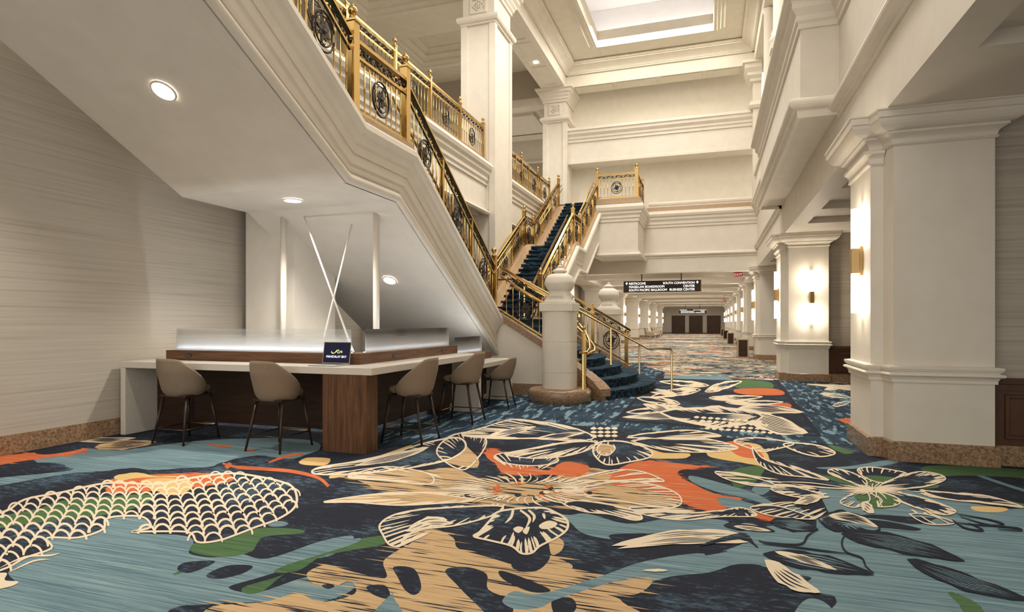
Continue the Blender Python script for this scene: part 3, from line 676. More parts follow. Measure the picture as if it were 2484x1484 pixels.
# frosted glass screens, the frosting a gradient in the film on the pane
def glassmat(z0, z1):
    m = bpy.data.materials.new('frosted_gradient_glass'); m.use_nodes = True; n, l = m.node_tree.nodes, m.node_tree.links
    out = n['Material Output']; n.remove(n['Principled BSDF'])
    tc = n.new('ShaderNodeTexCoord'); sp = n.new('ShaderNodeSeparateXYZ'); mr = n.new('ShaderNodeMapRange')
    mr.inputs['From Min'].default_value = z0; mr.inputs['From Max'].default_value = z1; mr.inputs['To Min'].default_value = .92; mr.inputs['To Max'].default_value = .10
    l.new(tc.outputs['Object'], sp.inputs[0]); l.new(sp.outputs['Z'], mr.inputs['Value'])
    tr = n.new('ShaderNodeBsdfTransparent'); tr.inputs[0].default_value = (.96, .97, .97, 1)
    df = n.new('ShaderNodeBsdfDiffuse'); df.inputs[0].default_value = (.93, .94, .95, 1)
    tl = n.new('ShaderNodeBsdfTranslucent'); tl.inputs[0].default_value = (.95, .96, .97, 1)
    mx0 = n.new('ShaderNodeMixShader'); mx0.inputs[0].default_value = .4; l.new(df.outputs[0], mx0.inputs[1]); l.new(tl.outputs[0], mx0.inputs[2])
    mx = n.new('ShaderNodeMixShader'); l.new(mr.outputs[0], mx.inputs[0]); l.new(tr.outputs[0], mx.inputs[1]); l.new(mx0.outputs[0], mx.inputs[2])
    gl = n.new('ShaderNodeBsdfGlossy'); gl.inputs['Roughness'].default_value = .05
    fr = n.new('ShaderNodeFresnel'); fr.inputs[0].default_value = 1.35
    m2 = n.new('ShaderNodeMixShader'); l.new(fr.outputs[0], m2.inputs[0]); l.new(mx.outputs[0], m2.inputs[1]); l.new(gl.outputs[0], m2.inputs[2])
    l.new(m2.outputs[0], out.inputs['Surface'])
    return m
GL = glassmat(0, .24)
def pane(x0, x1, y0, y1, z, h, parent):
    q = MB().box(x0, x1, y0, y1, 0, h).build('glass_screen', GL, parent); q.location.z = z; return q
zt = HC+.125
pane(-6.68, xe-L1-.2, ye+L1+.12, ye+L1+.13, zt-.01, .29, d)
pane(xe-L1-.13, xe-L1-.12, ye+L1+.32, yq-.08, zt-.01, .29, d)
def ledstrip(x0, x1, y0, y1, z, parent):
    MB().box(x0, x1, y0, y1, z, z+.006).build('led_strip', mat('cool_led', (1, 1, 1), .5, emit=(.86, .93, 1), estr=3), parent)
ledstrip(-6.68, xe-L1-.2, ye+L1+.145, ye+L1+.155, zt, d); ledstrip(xe-L1-.155, xe-L1-.145, ye+L1+.32, yq-.08, zt, d)
area('led_light', (-5.2, ye+L1+.165, zt+.012), 2.9, .02, 5, (.86, .93, 1), (math.pi, 0, 0), d); area('led_light', (xe-L1-.165, 7.4, zt+.012), .02, 2.3, 4, (.86, .93, 1), (math.pi, 0, 0), d)
# lower desk behind it
d2 = empty('counter_desk', (0, 0, 0), label='lower white counter desk beyond the walnut-ledged one, with its own glass screen', cat='desk')
HD = .76; y3 = 10.3
MB().box(xe-W2, xe, yq+.02, y3, HD-ft, HD).build('worktop', QUARTZ, d2, .006)
MB().box(xe-W2, xe-.003, y3-.08, y3-.003, 0, HD-ft).build('waterfall_leg', QUARTZ, d2, .006)
MB().box(xe-.5, xe-.46, yq+.05, y3-.12, .12, HD-ft).build('modesty_panel', WOODD, d2)
MB().box(xe-.72, xe-.5, yq+.05, yq+.3, 0, HD-ft).build('end_support', WOODD, d2)
MB().box(xe-L1-.26, xe-L1, yq+.06, y3-.02, HD, HD+.125).build('walnut_ledge', WOODH, d2)
pane(xe-L1-.13, xe-L1-.12, yq+.15, y3-.2, HD+.115, .29, d2)
area('led_light', (xe-L1-.165, 9.5, HD+.137), .02, 1.1, 2.2, (.86, .93, 1), (math.pi, 0, 0), d2)

# ---------------------------------------------------------------- stools
def stool_meshes():
    root = empty('counter_stool', (0, 0, 0))
    SH = .625
    m = MB(); n = 36; half = math.radians(122); rows = 12
    outer = []; inner = []
    for i in range(n+1):
        ph = -half+2*half*i/n; f = abs(ph)/half
        top = SH+.37-.012*(f/.27)**2 if f <= .27 else SH+.01+.348*(1-((f-.27)/.73)**1.05)
        co, ci = [], []
        for j in range(rows+1):
            t = j/rows; z = (SH-.075)+(top-(SH-.075))*t
            hgt = (z-(SH-.075))/.445
            r = .195+.05*min(1, hgt*1.5)-.03*max(0, 1-hgt*5)**2
            if f < .5: r += .03*hgt*(1-f*2)
            rx = r*1.02; ry = r*1.02
            sx = math.sin(ph); cy = -math.cos(ph)
            rim = .0 if t < .97 else .008
            co.append((rx*sx, ry*cy, z)); ci.append(((rx-.028)*sx, (ry-.028)*cy, z-rim))
        outer.append(co); inner.append(ci)
    v = [p for c in outer for p in c]+[p for c in inner for p in c]; R_ = rows+1; off = (n+1)*R_
    fs = []
    for i in range(n):
        for j in range(rows):
            a = i*R_+j; fs += [(a, a+R_, a+R_+1, a+1), (off+a, off+a+1, off+a+R_+1, off+a+R_)]
        fs += [(i*R_+rows, (i+1)*R_+rows, off+(i+1)*R_+rows, off+i*R_+rows), (i*R_, off+i*R_, off+(i+1)*R_, (i+1)*R_)]
    for j in range(rows):
        fs += [(j, j+1, off+j+1, off+j), (n*R_+j, off+n*R_+j, off+n*R_+j+1, n*R_+j+1)]
    m.add(v, fs, 0, True)
    # closed underside
    b = [outer[i][0] for i in range(n+1)]; m.add([(0, 0, SH-.09)]+b, [(0, i+1, i+2) for i in range(n)]+[(0, n+1, 1)], 0, True)
    sh = m.build('backrest_shell', FABRIC, root)
    m = MB(); rr = []
    for r, z in [(.001, -.055), (.16, -.055), (.195, -.04), (.21, 0), (.2, .022), (.16, .035), (.001, .04)]:
        rr.append((r, z))
    seg = 28; vs_ = []
    for r, z in rr:
        for k in range(seg):
            a = 2*math.pi*k/seg; c_, s_ = math.cos(a), math.sin(a); q = (abs(c_)**3.2+abs(s_)**3.2)**(-1/3.2)
            vs_.append((r*q*c_*.80, .075+r*q*s_*.80, SH+z))
    m.add(vs_, [(i*seg+k, i*seg+(k+1) % seg, (i+1)*seg+(k+1) % seg, (i+1)*seg+k) for i in range(len(rr)-1) for k in range(seg)], 0, True)
    m.build('seat', LEATHER, root)
    MB().box(-.17, .17, -.15, .19, SH-.085, SH-.062).build('seat_frame', LEGM, root)
    ft_ = {}
    for sx in (-1, 1):
        for sy in (-1, 1):
            p = Vector((sx*.15, sy*.15+.03, SH-.08)); q = Vector((sx*.205, sy*.23+.02, 0)); ft_[(sx, sy)] = (p, q)
            MB().tube([p, q], [.016, .011], 10).build('leg', LEGM, root)
    def at(k, z): p, q = ft_[k]; t = (p.z-z)/(p.z-q.z); return p+(q-p)*t
    zf = .17
    m = MB()
    for a, b in (((-1, -1), (1, -1)), ((-1, -1), (-1, 1)), ((1, -1), (1, 1))): m.tube([at(a, zf), at(b, zf)], .008, 6)
    m.build('stretcher', LEGM, root)
    MB().tube([at((-1, 1), zf), at((1, 1), zf)], .01, 8).build('footrest', BRASSD, root)
    return root
st = stool_meshes()
slots = [(-5.92, 5.50, 0, 1, 'taupe upholstered counter stool at the left end of the desk, back to the camera'),
         (-4.58, 5.50, -.03, 1, 'taupe upholstered counter stool facing the desk in front of the laptop'),
         (-3.36, 6.36, math.pi/2, 1, 'taupe counter stool on the right wing, nearest the walnut corner post'),
         (-3.34, 7.84, math.pi/2, 1, 'taupe counter stool on the right wing beside the white waterfall leg'),
         (-3.36, 9.42, math.pi/2+.05, .84, 'smaller lower taupe chair at the low desk, nearest the stair pedestal')]
for i, (x, y, rz, sc, lab) in enumerate(slots):
    o = st if i == 0 else copy_tree(st)
    o.location = (x, y, 0); o.rotation_euler.z = rz; o.scale = (1.14 if sc == 1 else 1.05, 1.14 if sc == 1 else 1.05, sc)
    tag(o, lab, 'stool', 'taupe stools around the desk')
# ---------------------------------------------------------------- laptop
def text(s, size, mt, parent, loc, rot=(0, 0, 0), align='LEFT', name='lettering', ext=.001, bold=0, cs=1.0, xs=1.0):
    c = bpy.data.curves.new(name, 'FONT'); c.body = s; c.size = size; c.align_x = align; c.extrude = ext; c.offset = bold; c.space_character = cs
    o = bpy.data.objects.new(name, c); C.objects.link(o)
    dg = bpy.context.evaluated_depsgraph_get(); me = bpy.data.meshes.new_from_object(o.evaluated_get(dg)); bpy.data.objects.remove(o)
    me.materials.clear(); me.materials.append(mt)
    o = bpy.data.objects.new(name, me); C.objects.link(o); o.location = loc; o.rotation_euler = rot; o.scale.x = xs
    if parent: o.parent = parent
    return o
lx, ly = -4.08, 5.86
lap = empty('laptop', (lx, ly, HC), 0, label='open silver laptop with a dark blue lit screen on the white counter', cat='laptop')
SILV = mat('silver_aluminium', (.55, .54, .53), .35, .8)
MB().box(-.165, .165, -.235, .0, .002, .014).build('base', SILV, lap, .003)
m = MB()
for i in range(5): m.box(-.14, .14, -.045-.024*i, -.026-.024*i, .014, .0155)
m.build('keyboard', SCREEN, lap); MB().box(-.045, .045, -.222, -.165, .014, .0148).build('touchpad', SILV, lap)
lap.scale = (1.1, 1.1, 1.1)
lid = empty('lid', (0, 0, .014)); lid.parent = lap
lid.rotation_euler.x = -.16
lidm = MB().box(-.165, .165, 0, .007, 0, .225).build('screen_shell', SILV, lid)
# the lid itself is a part, its pieces sub-parts
BLUE = mat('screen_glow', (.005, .006, .03), .2, emit=(.004, .005, .02), estr=.5)
MB().box(-.158, .158, -.002, 0, .008, .219).build('screen', SCREEN, lid); MB().box(-.15, .15, -.003, -.001, .016, .208).build('display', BLUE, lid)
LT = mat('screen_white', (.8, .8, .85), .4, emit=(.8, .85, 1), estr=1.0); YL = mat('screen_yellow', (.6, .7, .1), .4, emit=(.75, .85, .25), estr=.8)
text('MANDALAY BAY', .0335, LT, lid, (0, -.0035, .06), (math.pi/2, 0, 0), 'CENTER', ext=.0002, bold=0, xs=.98)
m = MB()
m.tube([(-.06, 0, .128), (-.066, 0, .118), (-.058, 0, .108), (-.048, 0, .112), (-.05, 0, .1185)], .0025, 5)
m.tube([(-.064, 0, .112), (-.045, 0, .104), (-.02, 0, .112), (.0, 0, .135), (.02, 0, .142), (.03, 0, .132), (.022, 0, .124)], [.0025, .003, .004, .005, .004, .003, .002], 5)
m.tube([(.0, 0, .132), (.012, 0, .112), (.03, 0, .108), (.045, 0, .125), (.06, 0, .132), (.068, 0, .12), (.06, 0, .112), (.052, 0, .118)], [.002, .003, .003, .004, .003, .003, .003, .002], 5)
o = m.build('wave_emblem', YL, lid); o.location.y = -.003
MB().tube([(-.165, -.03, .008), (-.19, -.02, .004), (-.2, .08, .005), (-.2, .14, .06)], .003, 6).build('charging_cable', SCREEN, lap)

# ---------------------------------------------------------------- poles and crossed light rods
for i, (x, y) in enumerate([(-6.0, 7.32), (-4.46, 7.36)]):
    o = MB().lathe([(.045, 0), (.045, 2.96)], seg=20).build('support_pole', WHITE); o.location = (x, y, 0)
    tag(o, ['round white support pole under the stair, left of the crossed rods', 'round white support pole under the stair, right of the crossed rods'][i], 'pole')
ROD = mat('white_rod', (.8, .77, .7), .4)
tag(MB().tube([(-4.0, 6.1, zt), (-5.62, 7.3, 2.94)], .012, 8).build('slanted_rod', ROD), 'thin white rod leaning left from the walnut ledge corner to the stair underside', 'rod')
tag(MB().tube([(-4.66, 6.32, HC), (-4.95, 7.5, 2.83)], .012, 8).build('slanted_rod', ROD), 'thin white rod leaning right, crossing in front of the other one', 'rod')
# ---------------------------------------------------------------- lights that the place has, plus a few added fills
def spot(name, loc, power, rot=(0, 0, 0), size=1.9, parent=None, col=(1, .93, .82), blend=.8):
    l = bpy.data.lights.new(name, 'SPOT'); l.energy = power; l.color = col; l.spot_size = size; l.spot_blend = blend; l.shadow_soft_size = .08
    o = bpy.data.objects.new(name, l); C.objects.link(o); o.location = loc; o.rotation_euler = rot
    if parent: o.parent = parent
    return o
def downlight(loc, label, power, r=.1, tilt=(0, 0, 0), group=None, size=2.2):
    t = empty('recessed_downlight', loc, label=label, cat='ceiling light', group=group); t.rotation_euler = tilt
    m = MB(); n = 24
    m.sweep([(0, 0), (.02, 0), (.02, -.012), (0, -.012)], [(r*math.cos(2*math.pi*i/n), r*math.sin(2*math.pi*i/n), 0) for i in range(n)][::-1], closed=True)
    m.build('trim_ring', WHITE, t)
    m = MB().lathe([(.001, -.006), (r, -.006), (r, 0), (.001, 0)], seg=24).build('lens', GLOW, t)
    spot('bulb', (0, 0, -.03), power, size=size, parent=t)
    return t
sl = math.atan(.54)
downlight((-5.25, 4.62, 3.745), 'bright oval downlight in the sloping underside of the stair, upper left', 170, .11, (-sl, 0, 0))
downlight((-5.26, 6.6, 3.025), 'round downlight in the flat underside of the stair landing above the desk', 170, .11)
downlight((-5.05, 8.75, 2.105), 'downlight in the lower sloping underside, right of the white pole', 45, .1, (-math.atan(.576), 0, 0))
for i, (x, y) in enumerate([(-6.25, 21.6), (-6.25, 13.4)]):
    downlight((x, y, 11.19), ['small downlight in the panelled beam beside the far pillar', 'small downlight in the panelled beam beside the near pillar'][i], 250, .09)
downlight((-2, 12.3, ZC+.89), 'downlight in the raised panel of the lit ceiling tray', 300, .1)
hl = [(-3.9, 27.3), (.35, 27.6), (-2, 31.5), (-4.6, 25.9)]
for i, (x, y) in enumerate(hl): downlight((x, y, 3.945), 'hall ceiling downlight %s' % ['left of the hanging sign', 'right of the hanging sign, before the exit sign', 'behind the hanging sign', 'under the landing box at far left'][i], 60, .1)
for k in range(4, 9):
    for x in (-4, -.2): downlight((x, 7+PITCH*k-2.2, 3.945), 'hall ceiling downlight in the row towards the far doors', 75, .09, group='hall ceiling downlights')
for k in range(3): downlight((3.0, 10.7+PITCH*k, ZS+.115), 'aisle downlight behind the %s column on the right' % ['nearest', 'second', 'third'][k], 70, .09)
# long linear light of the hall ceiling, then added area fills below it
t = empty('linear_ceiling_light', (-1.9, 28.6, 3.93), label='long glowing linear light on the hall ceiling above the hanging sign', cat='ceiling light')
MB().box(-2.4, 2.4, -.12, .12, -.03, .0).build('lens', mat('linear_lens', (1, 1, 1), .5, emit=(1, .93, .82), estr=5), t)
def wash(name, loc, sx, sy, p, rot=(0, 0, 0), lab=None):
    o = area(name, loc, sx, sy, p, rot=rot); return tag(o, lab, 'light')
for k in range(3, 9): wash('hall_fill', (-2, 7+PITCH*k-3.2, 3.9), 5.5, 2.5, 150)  # invisible area fills added to brighten the hall, no fixtures
# ceiling tray cove: warm white strips lying on the cove ledge, shining up
cy = (oy0+oy1)/2; cx_ = (ox0+ox1)/2
for (x, y, sx, sy) in ((ox0-.45, cy, .25, 18), (ox1+.45, cy, .25, 18), (cx_, oy1+.45, 4.6, .25), (cx_, oy0-.45, 4.6, .25)):
    cv = wash('cove_light', (x, y, ZC+.28), sx, sy, 55 if sx < 1 else 16, rot=(math.pi, 0, 0)); cv.data.color = (1, .95, .93)
wash('atrium_fill', (cx_, cy, ZC-.05), 3.2, 14, 620)  # invisible fill added below the tray opening to light the atrium
wash('atrium_far_fill', (-2.05, 22.5, ZC-.05), 6, 2.5, 170)  # another invisible fill, added for the far end of the atrium
# sconces
def make_sconce():
    t = empty('wall_sconce', (0, 0, 0))
    MB().box(-.03, .03, -.03, 0, -.16, .16).build('back_plate', BRASSD, t)
    MB().box(-.045, .045, -.12, -.03, -.14, .14).build('brass_sleeve', BRASSD, t, .01)
    for s in (-1, 1):
        MB().lathe([(.038, 0), (.038, .44)], (0, -.075, .14 if s > 0 else -.58), 16).build('glass_tube', TUBE, t)
    return t
sc0 = make_sconce(); first = True
def sconce(x, y, z, rz, lab, grp):
    global first
    o = sc0 if first else copy_tree(sc0); first = False
    o.location = (x, y, z); o.rotation_euler.z = rz; tag(o, lab, 'wall lamp', grp)
    l = bpy.data.lights.new('sconce_light', 'POINT'); l.energy = 5; l.color = (1, .86, .66); l.shadow_soft_size = .05
    if y < 45:
        for dz in (.45, -.45):
            q = bpy.data.objects.new('sconce_light', l); C.objects.link(q); q.parent = o; q.location = (0, -.17, dz); q.visible_camera = False
    return o
ords = ['nearest', 'second', 'third', 'fourth', 'fifth', 'sixth', 'seventh', 'eighth', 'ninth']
for k in range(9):
    y = 7.0+PITCH*k
    sconce(1.6, y+.52 if k else 7.55, 2.09, -math.pi/2, 'tall double tube sconce on the hall side of the %s right column' % ords[k], 'sconces along the right columns')
sconce(2.25, 7.0+PITCH, 2.0, 0, 'double tube sconce on the front face of the second right column', None)
for k in range(2, 9):
    y = 7.0+PITCH*k
    sconce(-5.75, y+.52+(.6 if k == 2 else 0), 2.0, math.pi/2, 'double tube sconce on the %s white column along the left of the hall' % ords[k-2], 'sconces along the left columns')
# ---------------------------------------------------------------- signs
SIGNB = mat('sign_brown', (.03, .022, .017), .5); LET = mat('lit_letters', (1, 1, 1), .5, emit=(1, .97, .92), estr=1.1)
def arrow(parent, x, z, s, y=-.012):
    m = MB().box(x-s*.12, x+s*.12, y-.003, y, z, z+s*.8); m.prism([(x-s*.4, z+s*.5), (x, z+s), (x+s*.4, z+s*.5), (x+s*.4, z+s*.3), (x, z+s*.7), (x-s*.4, z+s*.3)], 'y', y-.003, y)
    return m.build('arrow', LET, parent)
def hall_sign(x0, x1, y, zb, zt_, lab):
    t = empty('hanging_sign', (x0, y, zb), label=lab, cat='sign'); w_ = x1-x0; h = zt_-zb
    MB().box(0, w_, 0, .12, 0, h).build('sign_panel', SIGNB, t); MB().box(w_, w_+.03, -.01, .13, -.01, h+.01).build('end_trim', BRASSD, t)
    for f in (.24, .755):
        MB().box(w_*f-.02, w_*f+.02, .04, .08, h, 3.95-zb).box(w_*f-.09, w_*f+.09, .0, .12, 3.92-zb, 3.95-zb).build('hanger', SCREEN, t)
    s = min(h*.285, w_*.0425); rx = math.pi/2
    for i, a in enumerate(['RESTROOMS', 'MAGELLAN BOARDROOM', 'SOUTH PACIFIC BALLROOM']):
        text(a, s, LET, t, (w_*.072, -.006, h*(.68-.29*i)), (rx, 0, 0), 'LEFT', bold=0, xs=.93)
    for i, a in enumerate(['SOUTH CONVENTION', 'CENTER', 'BUSINESS CENTER']):
        text(a, s, LET, t, (w_*.925, -.006, h*(.68-.29*i)), (rx, 0, 0), 'RIGHT', bold=0, xs=.93)
    arrow(t, w_*.042, h*.68, s*.85); arrow(t, w_*.957, h*.68, s*.85)
hall_sign(-3.72, -.42, 27.0, 2.76, 3.26, 'dark brown hanging direction sign starting with RESTROOMS, nearest in the hall')
hall_sign(-3.45, -.45, 70.0, 2.47, 2.96, 'small distant hanging sign above the far double doors')
RED = mat('exit_red', (.30, .02, .03), .5); PINK = mat('exit_letters', (.9, .5, .5), .5, emit=(1, .55, .55), estr=.35)
def exit_sign(x, y, z, lab, s=1):
    t = empty('exit_sign', (x, y, z), label=lab, cat='sign', group='red exit signs')
    MB().box(-.16*s, .16*s, 0, .03, -.09*s, .09*s).build('sign_panel', RED, t); text('EXIT', .15*s, PINK, t, (0, -.004, -.055*s), (math.pi/2, 0, 0), 'CENTER', bold=0)
    MB().box(-.01, .01, .01, .03, .09*s, 3.95-z).build('hanger', SCREEN, t)
exit_sign(1.02, 25.3, 3.32, 'red EXIT sign hanging near the third right column')
exit_sign(1.0, 50.0, 3.2, 'smaller distant red EXIT sign farther down the hall')
# ---------------------------------------------------------------- far doors
for i, xc in enumerate((-4.1, -1.9, .33)):
    t = empty('double_door', (xc, YE-.05, 0), label='brown double door in the far wall, %s of three' % ['leftmost', 'middle', 'rightmost'][i], cat='door', group='brown double doors in the far wall')
    t['kind'] = 'structure'; t.name = 'door_%d' % (i+1)
    MB().box(-.85, -.78, -.05, .02, 0, 2.35).box(.78, .85, -.05, .02, 0, 2.35).box(-.85, .85, -.05, .02, 2.28, 2.35).build('door_frame', PANEL, t)
    for s in (-1, 1):
        l = MB().box(min(0, s*.78)+.005, max(0, s*.78)-.005, -.02, .02, .01, 2.28)
        l.box(s*.4-.28, s*.4+.28, -.03, -.02, 1.25, 2.1).box(s*.4-.28, s*.4+.28, -.03, -.02, .15, .85)
        leaf = l.build('door_leaf', PANEL, t)
        MB().box(s*.4-.33, s*.4+.33, -.09, -.05, .98, 1.04).box(s*.1-.02, s*.1+.02, -.06, -.02, .95, 1.07).build('push_bar', IRON, leaf)
# ---------------------------------------------------------------- waste bins
for i, (x, y) in enumerate([(1.2, 25.55), (1.2, 41.3), (1.2, 55.0), (1.2, 68)]):
    t = empty('waste_bin', (x, y, 0), label='%s brown waste bin with pale frame beside the right columns' % ords[i], cat='bin', group='waste bins along the right side')
    MB().box(-.16, .16, -.2, .2, .06, .72).build('bin_panel', WOODD, t)
    fm = mat('champagne_frame', (.45, .36, .22), .4, .5)
    m = MB().box(-.21, .21, -.23, .23, .72, .78).box(-.21, .21, -.23, .23, 0, .06)
    for a in (-1, 1):
        for b in (-1, 1): m.box(a*.19-.025, a*.19+.025, b*.21-.02, b*.21+.02, .05, .73)
    m.build('bin_frame', fm, t)
# ---------------------------------------------------------------- lounge chairs on the left of the hall
def armchair(x, y, rz, lab):
    t = empty('lounge_chair', (x, y, 0), rz, label=lab, cat='armchair', group='beige lounge chairs along the left wall')
    FB = FABB
    MB().box(-.3, .3, -.28, .3, .25, .45).build('seat', FB, t, .05)
    MB().prism([(-.30, .3), (-.42, .95), (-.34, .98), (-.2, .3)], 'x', -.34, .34).build('backrest', FB, t, .03)
    for s in (-1, 1):
        MB().box(s*.33-.05, s*.33+.05, -.3, .3, .25, .62).build('armrest', FB, t, .04)
        for b in (-.25, .25): MB().box(s*.3-.02, s*.3+.02, b-.02, b+.02, 0, .26).build('leg', LEGM, t)
FABB = mat('beige_upholstery', (.55, .46, .36), .9)
for i, (x, y) in enumerate([(-5.2, 54), (-5.1, 56.2), (-5.2, 60.5), (-5.1, 62.5)]): armchair(x, y, -math.pi/2+.3*(-1)**i, '%s beige lounge chair along the left side of the long hall' % ords[i])
# wall display and hall details on the left
t = empty('wall_display', (-5.9, 38.5, 1.9), label='dark wall display with blue screen behind the far pedestal', cat='screen')
MB().box(0, .06, -.8, .8, -.75, .75).build('bezel', SCREEN, t); MB().box(.06, .07, -.7, .7, -.7, -.1).build('display', mat('blue_screen', (.05, .1, .4), .3, emit=(.1, .25, .9), estr=1), t)
t = empty('ceiling_speaker', (2.55, 12.4, ZS+.1), label='small white bracket fixture hanging from the aisle ceiling', cat='fixture')
MB().box(-.12, .12, -.02, .02, -.02, 0).box(-.02, .02, -.02, .02, -.3, 0).box(-.14, .14, -.03, .03, -.33, -.3).build('bracket', WHITE, t)
# ---------------------------------------------------------------- carpet: one floor mesh, each colour of yarn its own inlay
def streak(name, base, alt, dark=None, thr=.62, sc=(1.2, 26, 1), n_=2.2, mott=None, mthr=.6):
    m = mat(name, base, .95, spec=.1); n, l, b = nodes(m)
    tc = n.new('ShaderNodeTexCoord'); mp = n.new('ShaderNodeMapping'); mp.inputs['Scale'].default_value = sc
    l.new(tc.outputs['Object'], mp.inputs[0])
    no = n.new('ShaderNodeTexNoise'); no.inputs['Scale'].default_value = n_; no.inputs['Detail'].default_value = 8; no.inputs['Roughness'].default_value = .68; l.new(mp.outputs[0], no.inputs['Vector'])
    cr = n.new('ShaderNodeValToRGB'); el = cr.color_ramp.elements; el[0].position = .32; el[0].color = (*base, 1); el[1].position = .68; el[1].color = (*alt, 1)
    l.new(no.outputs['Fac'], cr.inputs[0]); out = cr.outputs[0]
    if dark:
        n2 = n.new('ShaderNodeTexNoise'); n2.inputs['Scale'].default_value = n_*1.3; n2.inputs['Detail'].default_value = 7; n2.inputs['Roughness'].default_value = .6
        mp2 = n.new('ShaderNodeMapping'); mp2.inputs['Scale'].default_value = (sc[0]*.8, sc[1]*1.2, 1); mp2.inputs['Location'].default_value = (5, 3, 0)
        l.new(tc.outputs['Object'], mp2.inputs[0]); l.new(mp2.outputs[0], n2.inputs['Vector'])
        r2 = n.new('ShaderNodeMapRange'); r2.inputs['From Min'].default_value = thr; r2.inputs['From Max'].default_value = thr+.02; l.new(n2.outputs['Fac'], r2.inputs['Value'])
        mx = n.new('ShaderNodeMix'); mx.data_type = 'RGBA'; l.new(r2.outputs[0], mx.inputs[0]); l.new(out, mx.inputs[6]); mx.inputs[7].default_value = (*dark, 1); out = mx.outputs[2]
    if mott:
        n3 = n.new('ShaderNodeTexNoise'); n3.inputs['Scale'].default_value = 1.5; n3.inputs['Detail'].default_value = 3; l.new(tc.outputs['Object'], n3.inputs['Vector'])
        n4 = n.new('ShaderNodeTexNoise'); n4.inputs['Scale'].default_value = 17; n4.inputs['Detail'].default_value = 8; n4.inputs['Roughness'].default_value = .8
        mp4 = n.new('ShaderNodeMapping'); mp4.inputs['Scale'].default_value = (.5, 1.6, 1); l.new(tc.outputs['Object'], mp4.inputs[0]); l.new(mp4.outputs[0], n4.inputs['Vector'])
        ad = n.new('ShaderNodeMath'); ad.operation = 'MULTIPLY_ADD'; ad.inputs[1].default_value = .55; l.new(n3.outputs['Fac'], ad.inputs[0]); l.new(n4.outputs['Fac'], ad.inputs[2])
        r4 = n.new('ShaderNodeMapRange'); r4.inputs['From Min'].default_value = mthr; r4.inputs['From Max'].default_value = mthr+.12; r4.inputs['To Max'].default_value = .9; l.new(ad.outputs[0], r4.inputs['Value'])
        mx = n.new('ShaderNodeMix'); mx.data_type = 'RGBA'; l.new(r4.outputs[0], mx.inputs[0]); l.new(out, mx.inputs[6]); mx.inputs[7].default_value = (*mott, 1); out = mx.outputs[2]
    l.new(out, b.inputs['Base Color'])
    nb = n.new('ShaderNodeTexNoise'); nb.inputs['Scale'].default_value = 260; l.new(tc.outputs['Object'], nb.inputs['Vector'])
    bp = n.new('ShaderNodeBump'); bp.inputs['Strength'].default_value = .35; bp.inputs['Distance'].default_value = .004; l.new(nb.outputs['Fac'], bp.inputs['Height']); l.new(bp.outputs[0], b.inputs['Normal'])
    return m
NV = (.024, .028, .042)
YN = dict(navy=streak('navy_yarn', (.018, .021, .034), (.033, .038, .054), sc=(2, 60, 1), mott=(.09, .15, .21), mthr=.80),
          teal=streak('teal_yarn', (.092, .172, .222), (.28, .40, .43), dark=(.10, .175, .215), thr=.55, sc=(.5, 22, 1)),
          tan=streak('tan_yarn', (.50, .33, .17), (.66, .47, .27), dark=NV, thr=.60, sc=(.7, 24, 1)),
          cream=streak('cream_yarn', (.74, .62, .46), (.84, .72, .55), sc=(1.5, 30, 1)),
          orange=streak('orange_yarn', (.52, .10, .04), (.72, .22, .09), dark=(.50, .33, .17), thr=.70, sc=(.9, 22, 1)),
          yellow=streak('yellow_yarn', (.66, .43, .16), (.76, .55, .26), sc=(.9, 22, 1)),
          green=streak('green_yarn', (.045, .115, .055), (.12, .20, .09), sc=(.9, 20, 1)),
          blue=streak('brushed_blue_yarn', (.016, .024, .042), (.045, .085, .13), dark=(.20, .31, .37), thr=.545, sc=(5.5, .8, 1), n_=1.6),
          line=streak('thin_navy_yarn', (.02, .022, .035), (.03, .035, .05)))
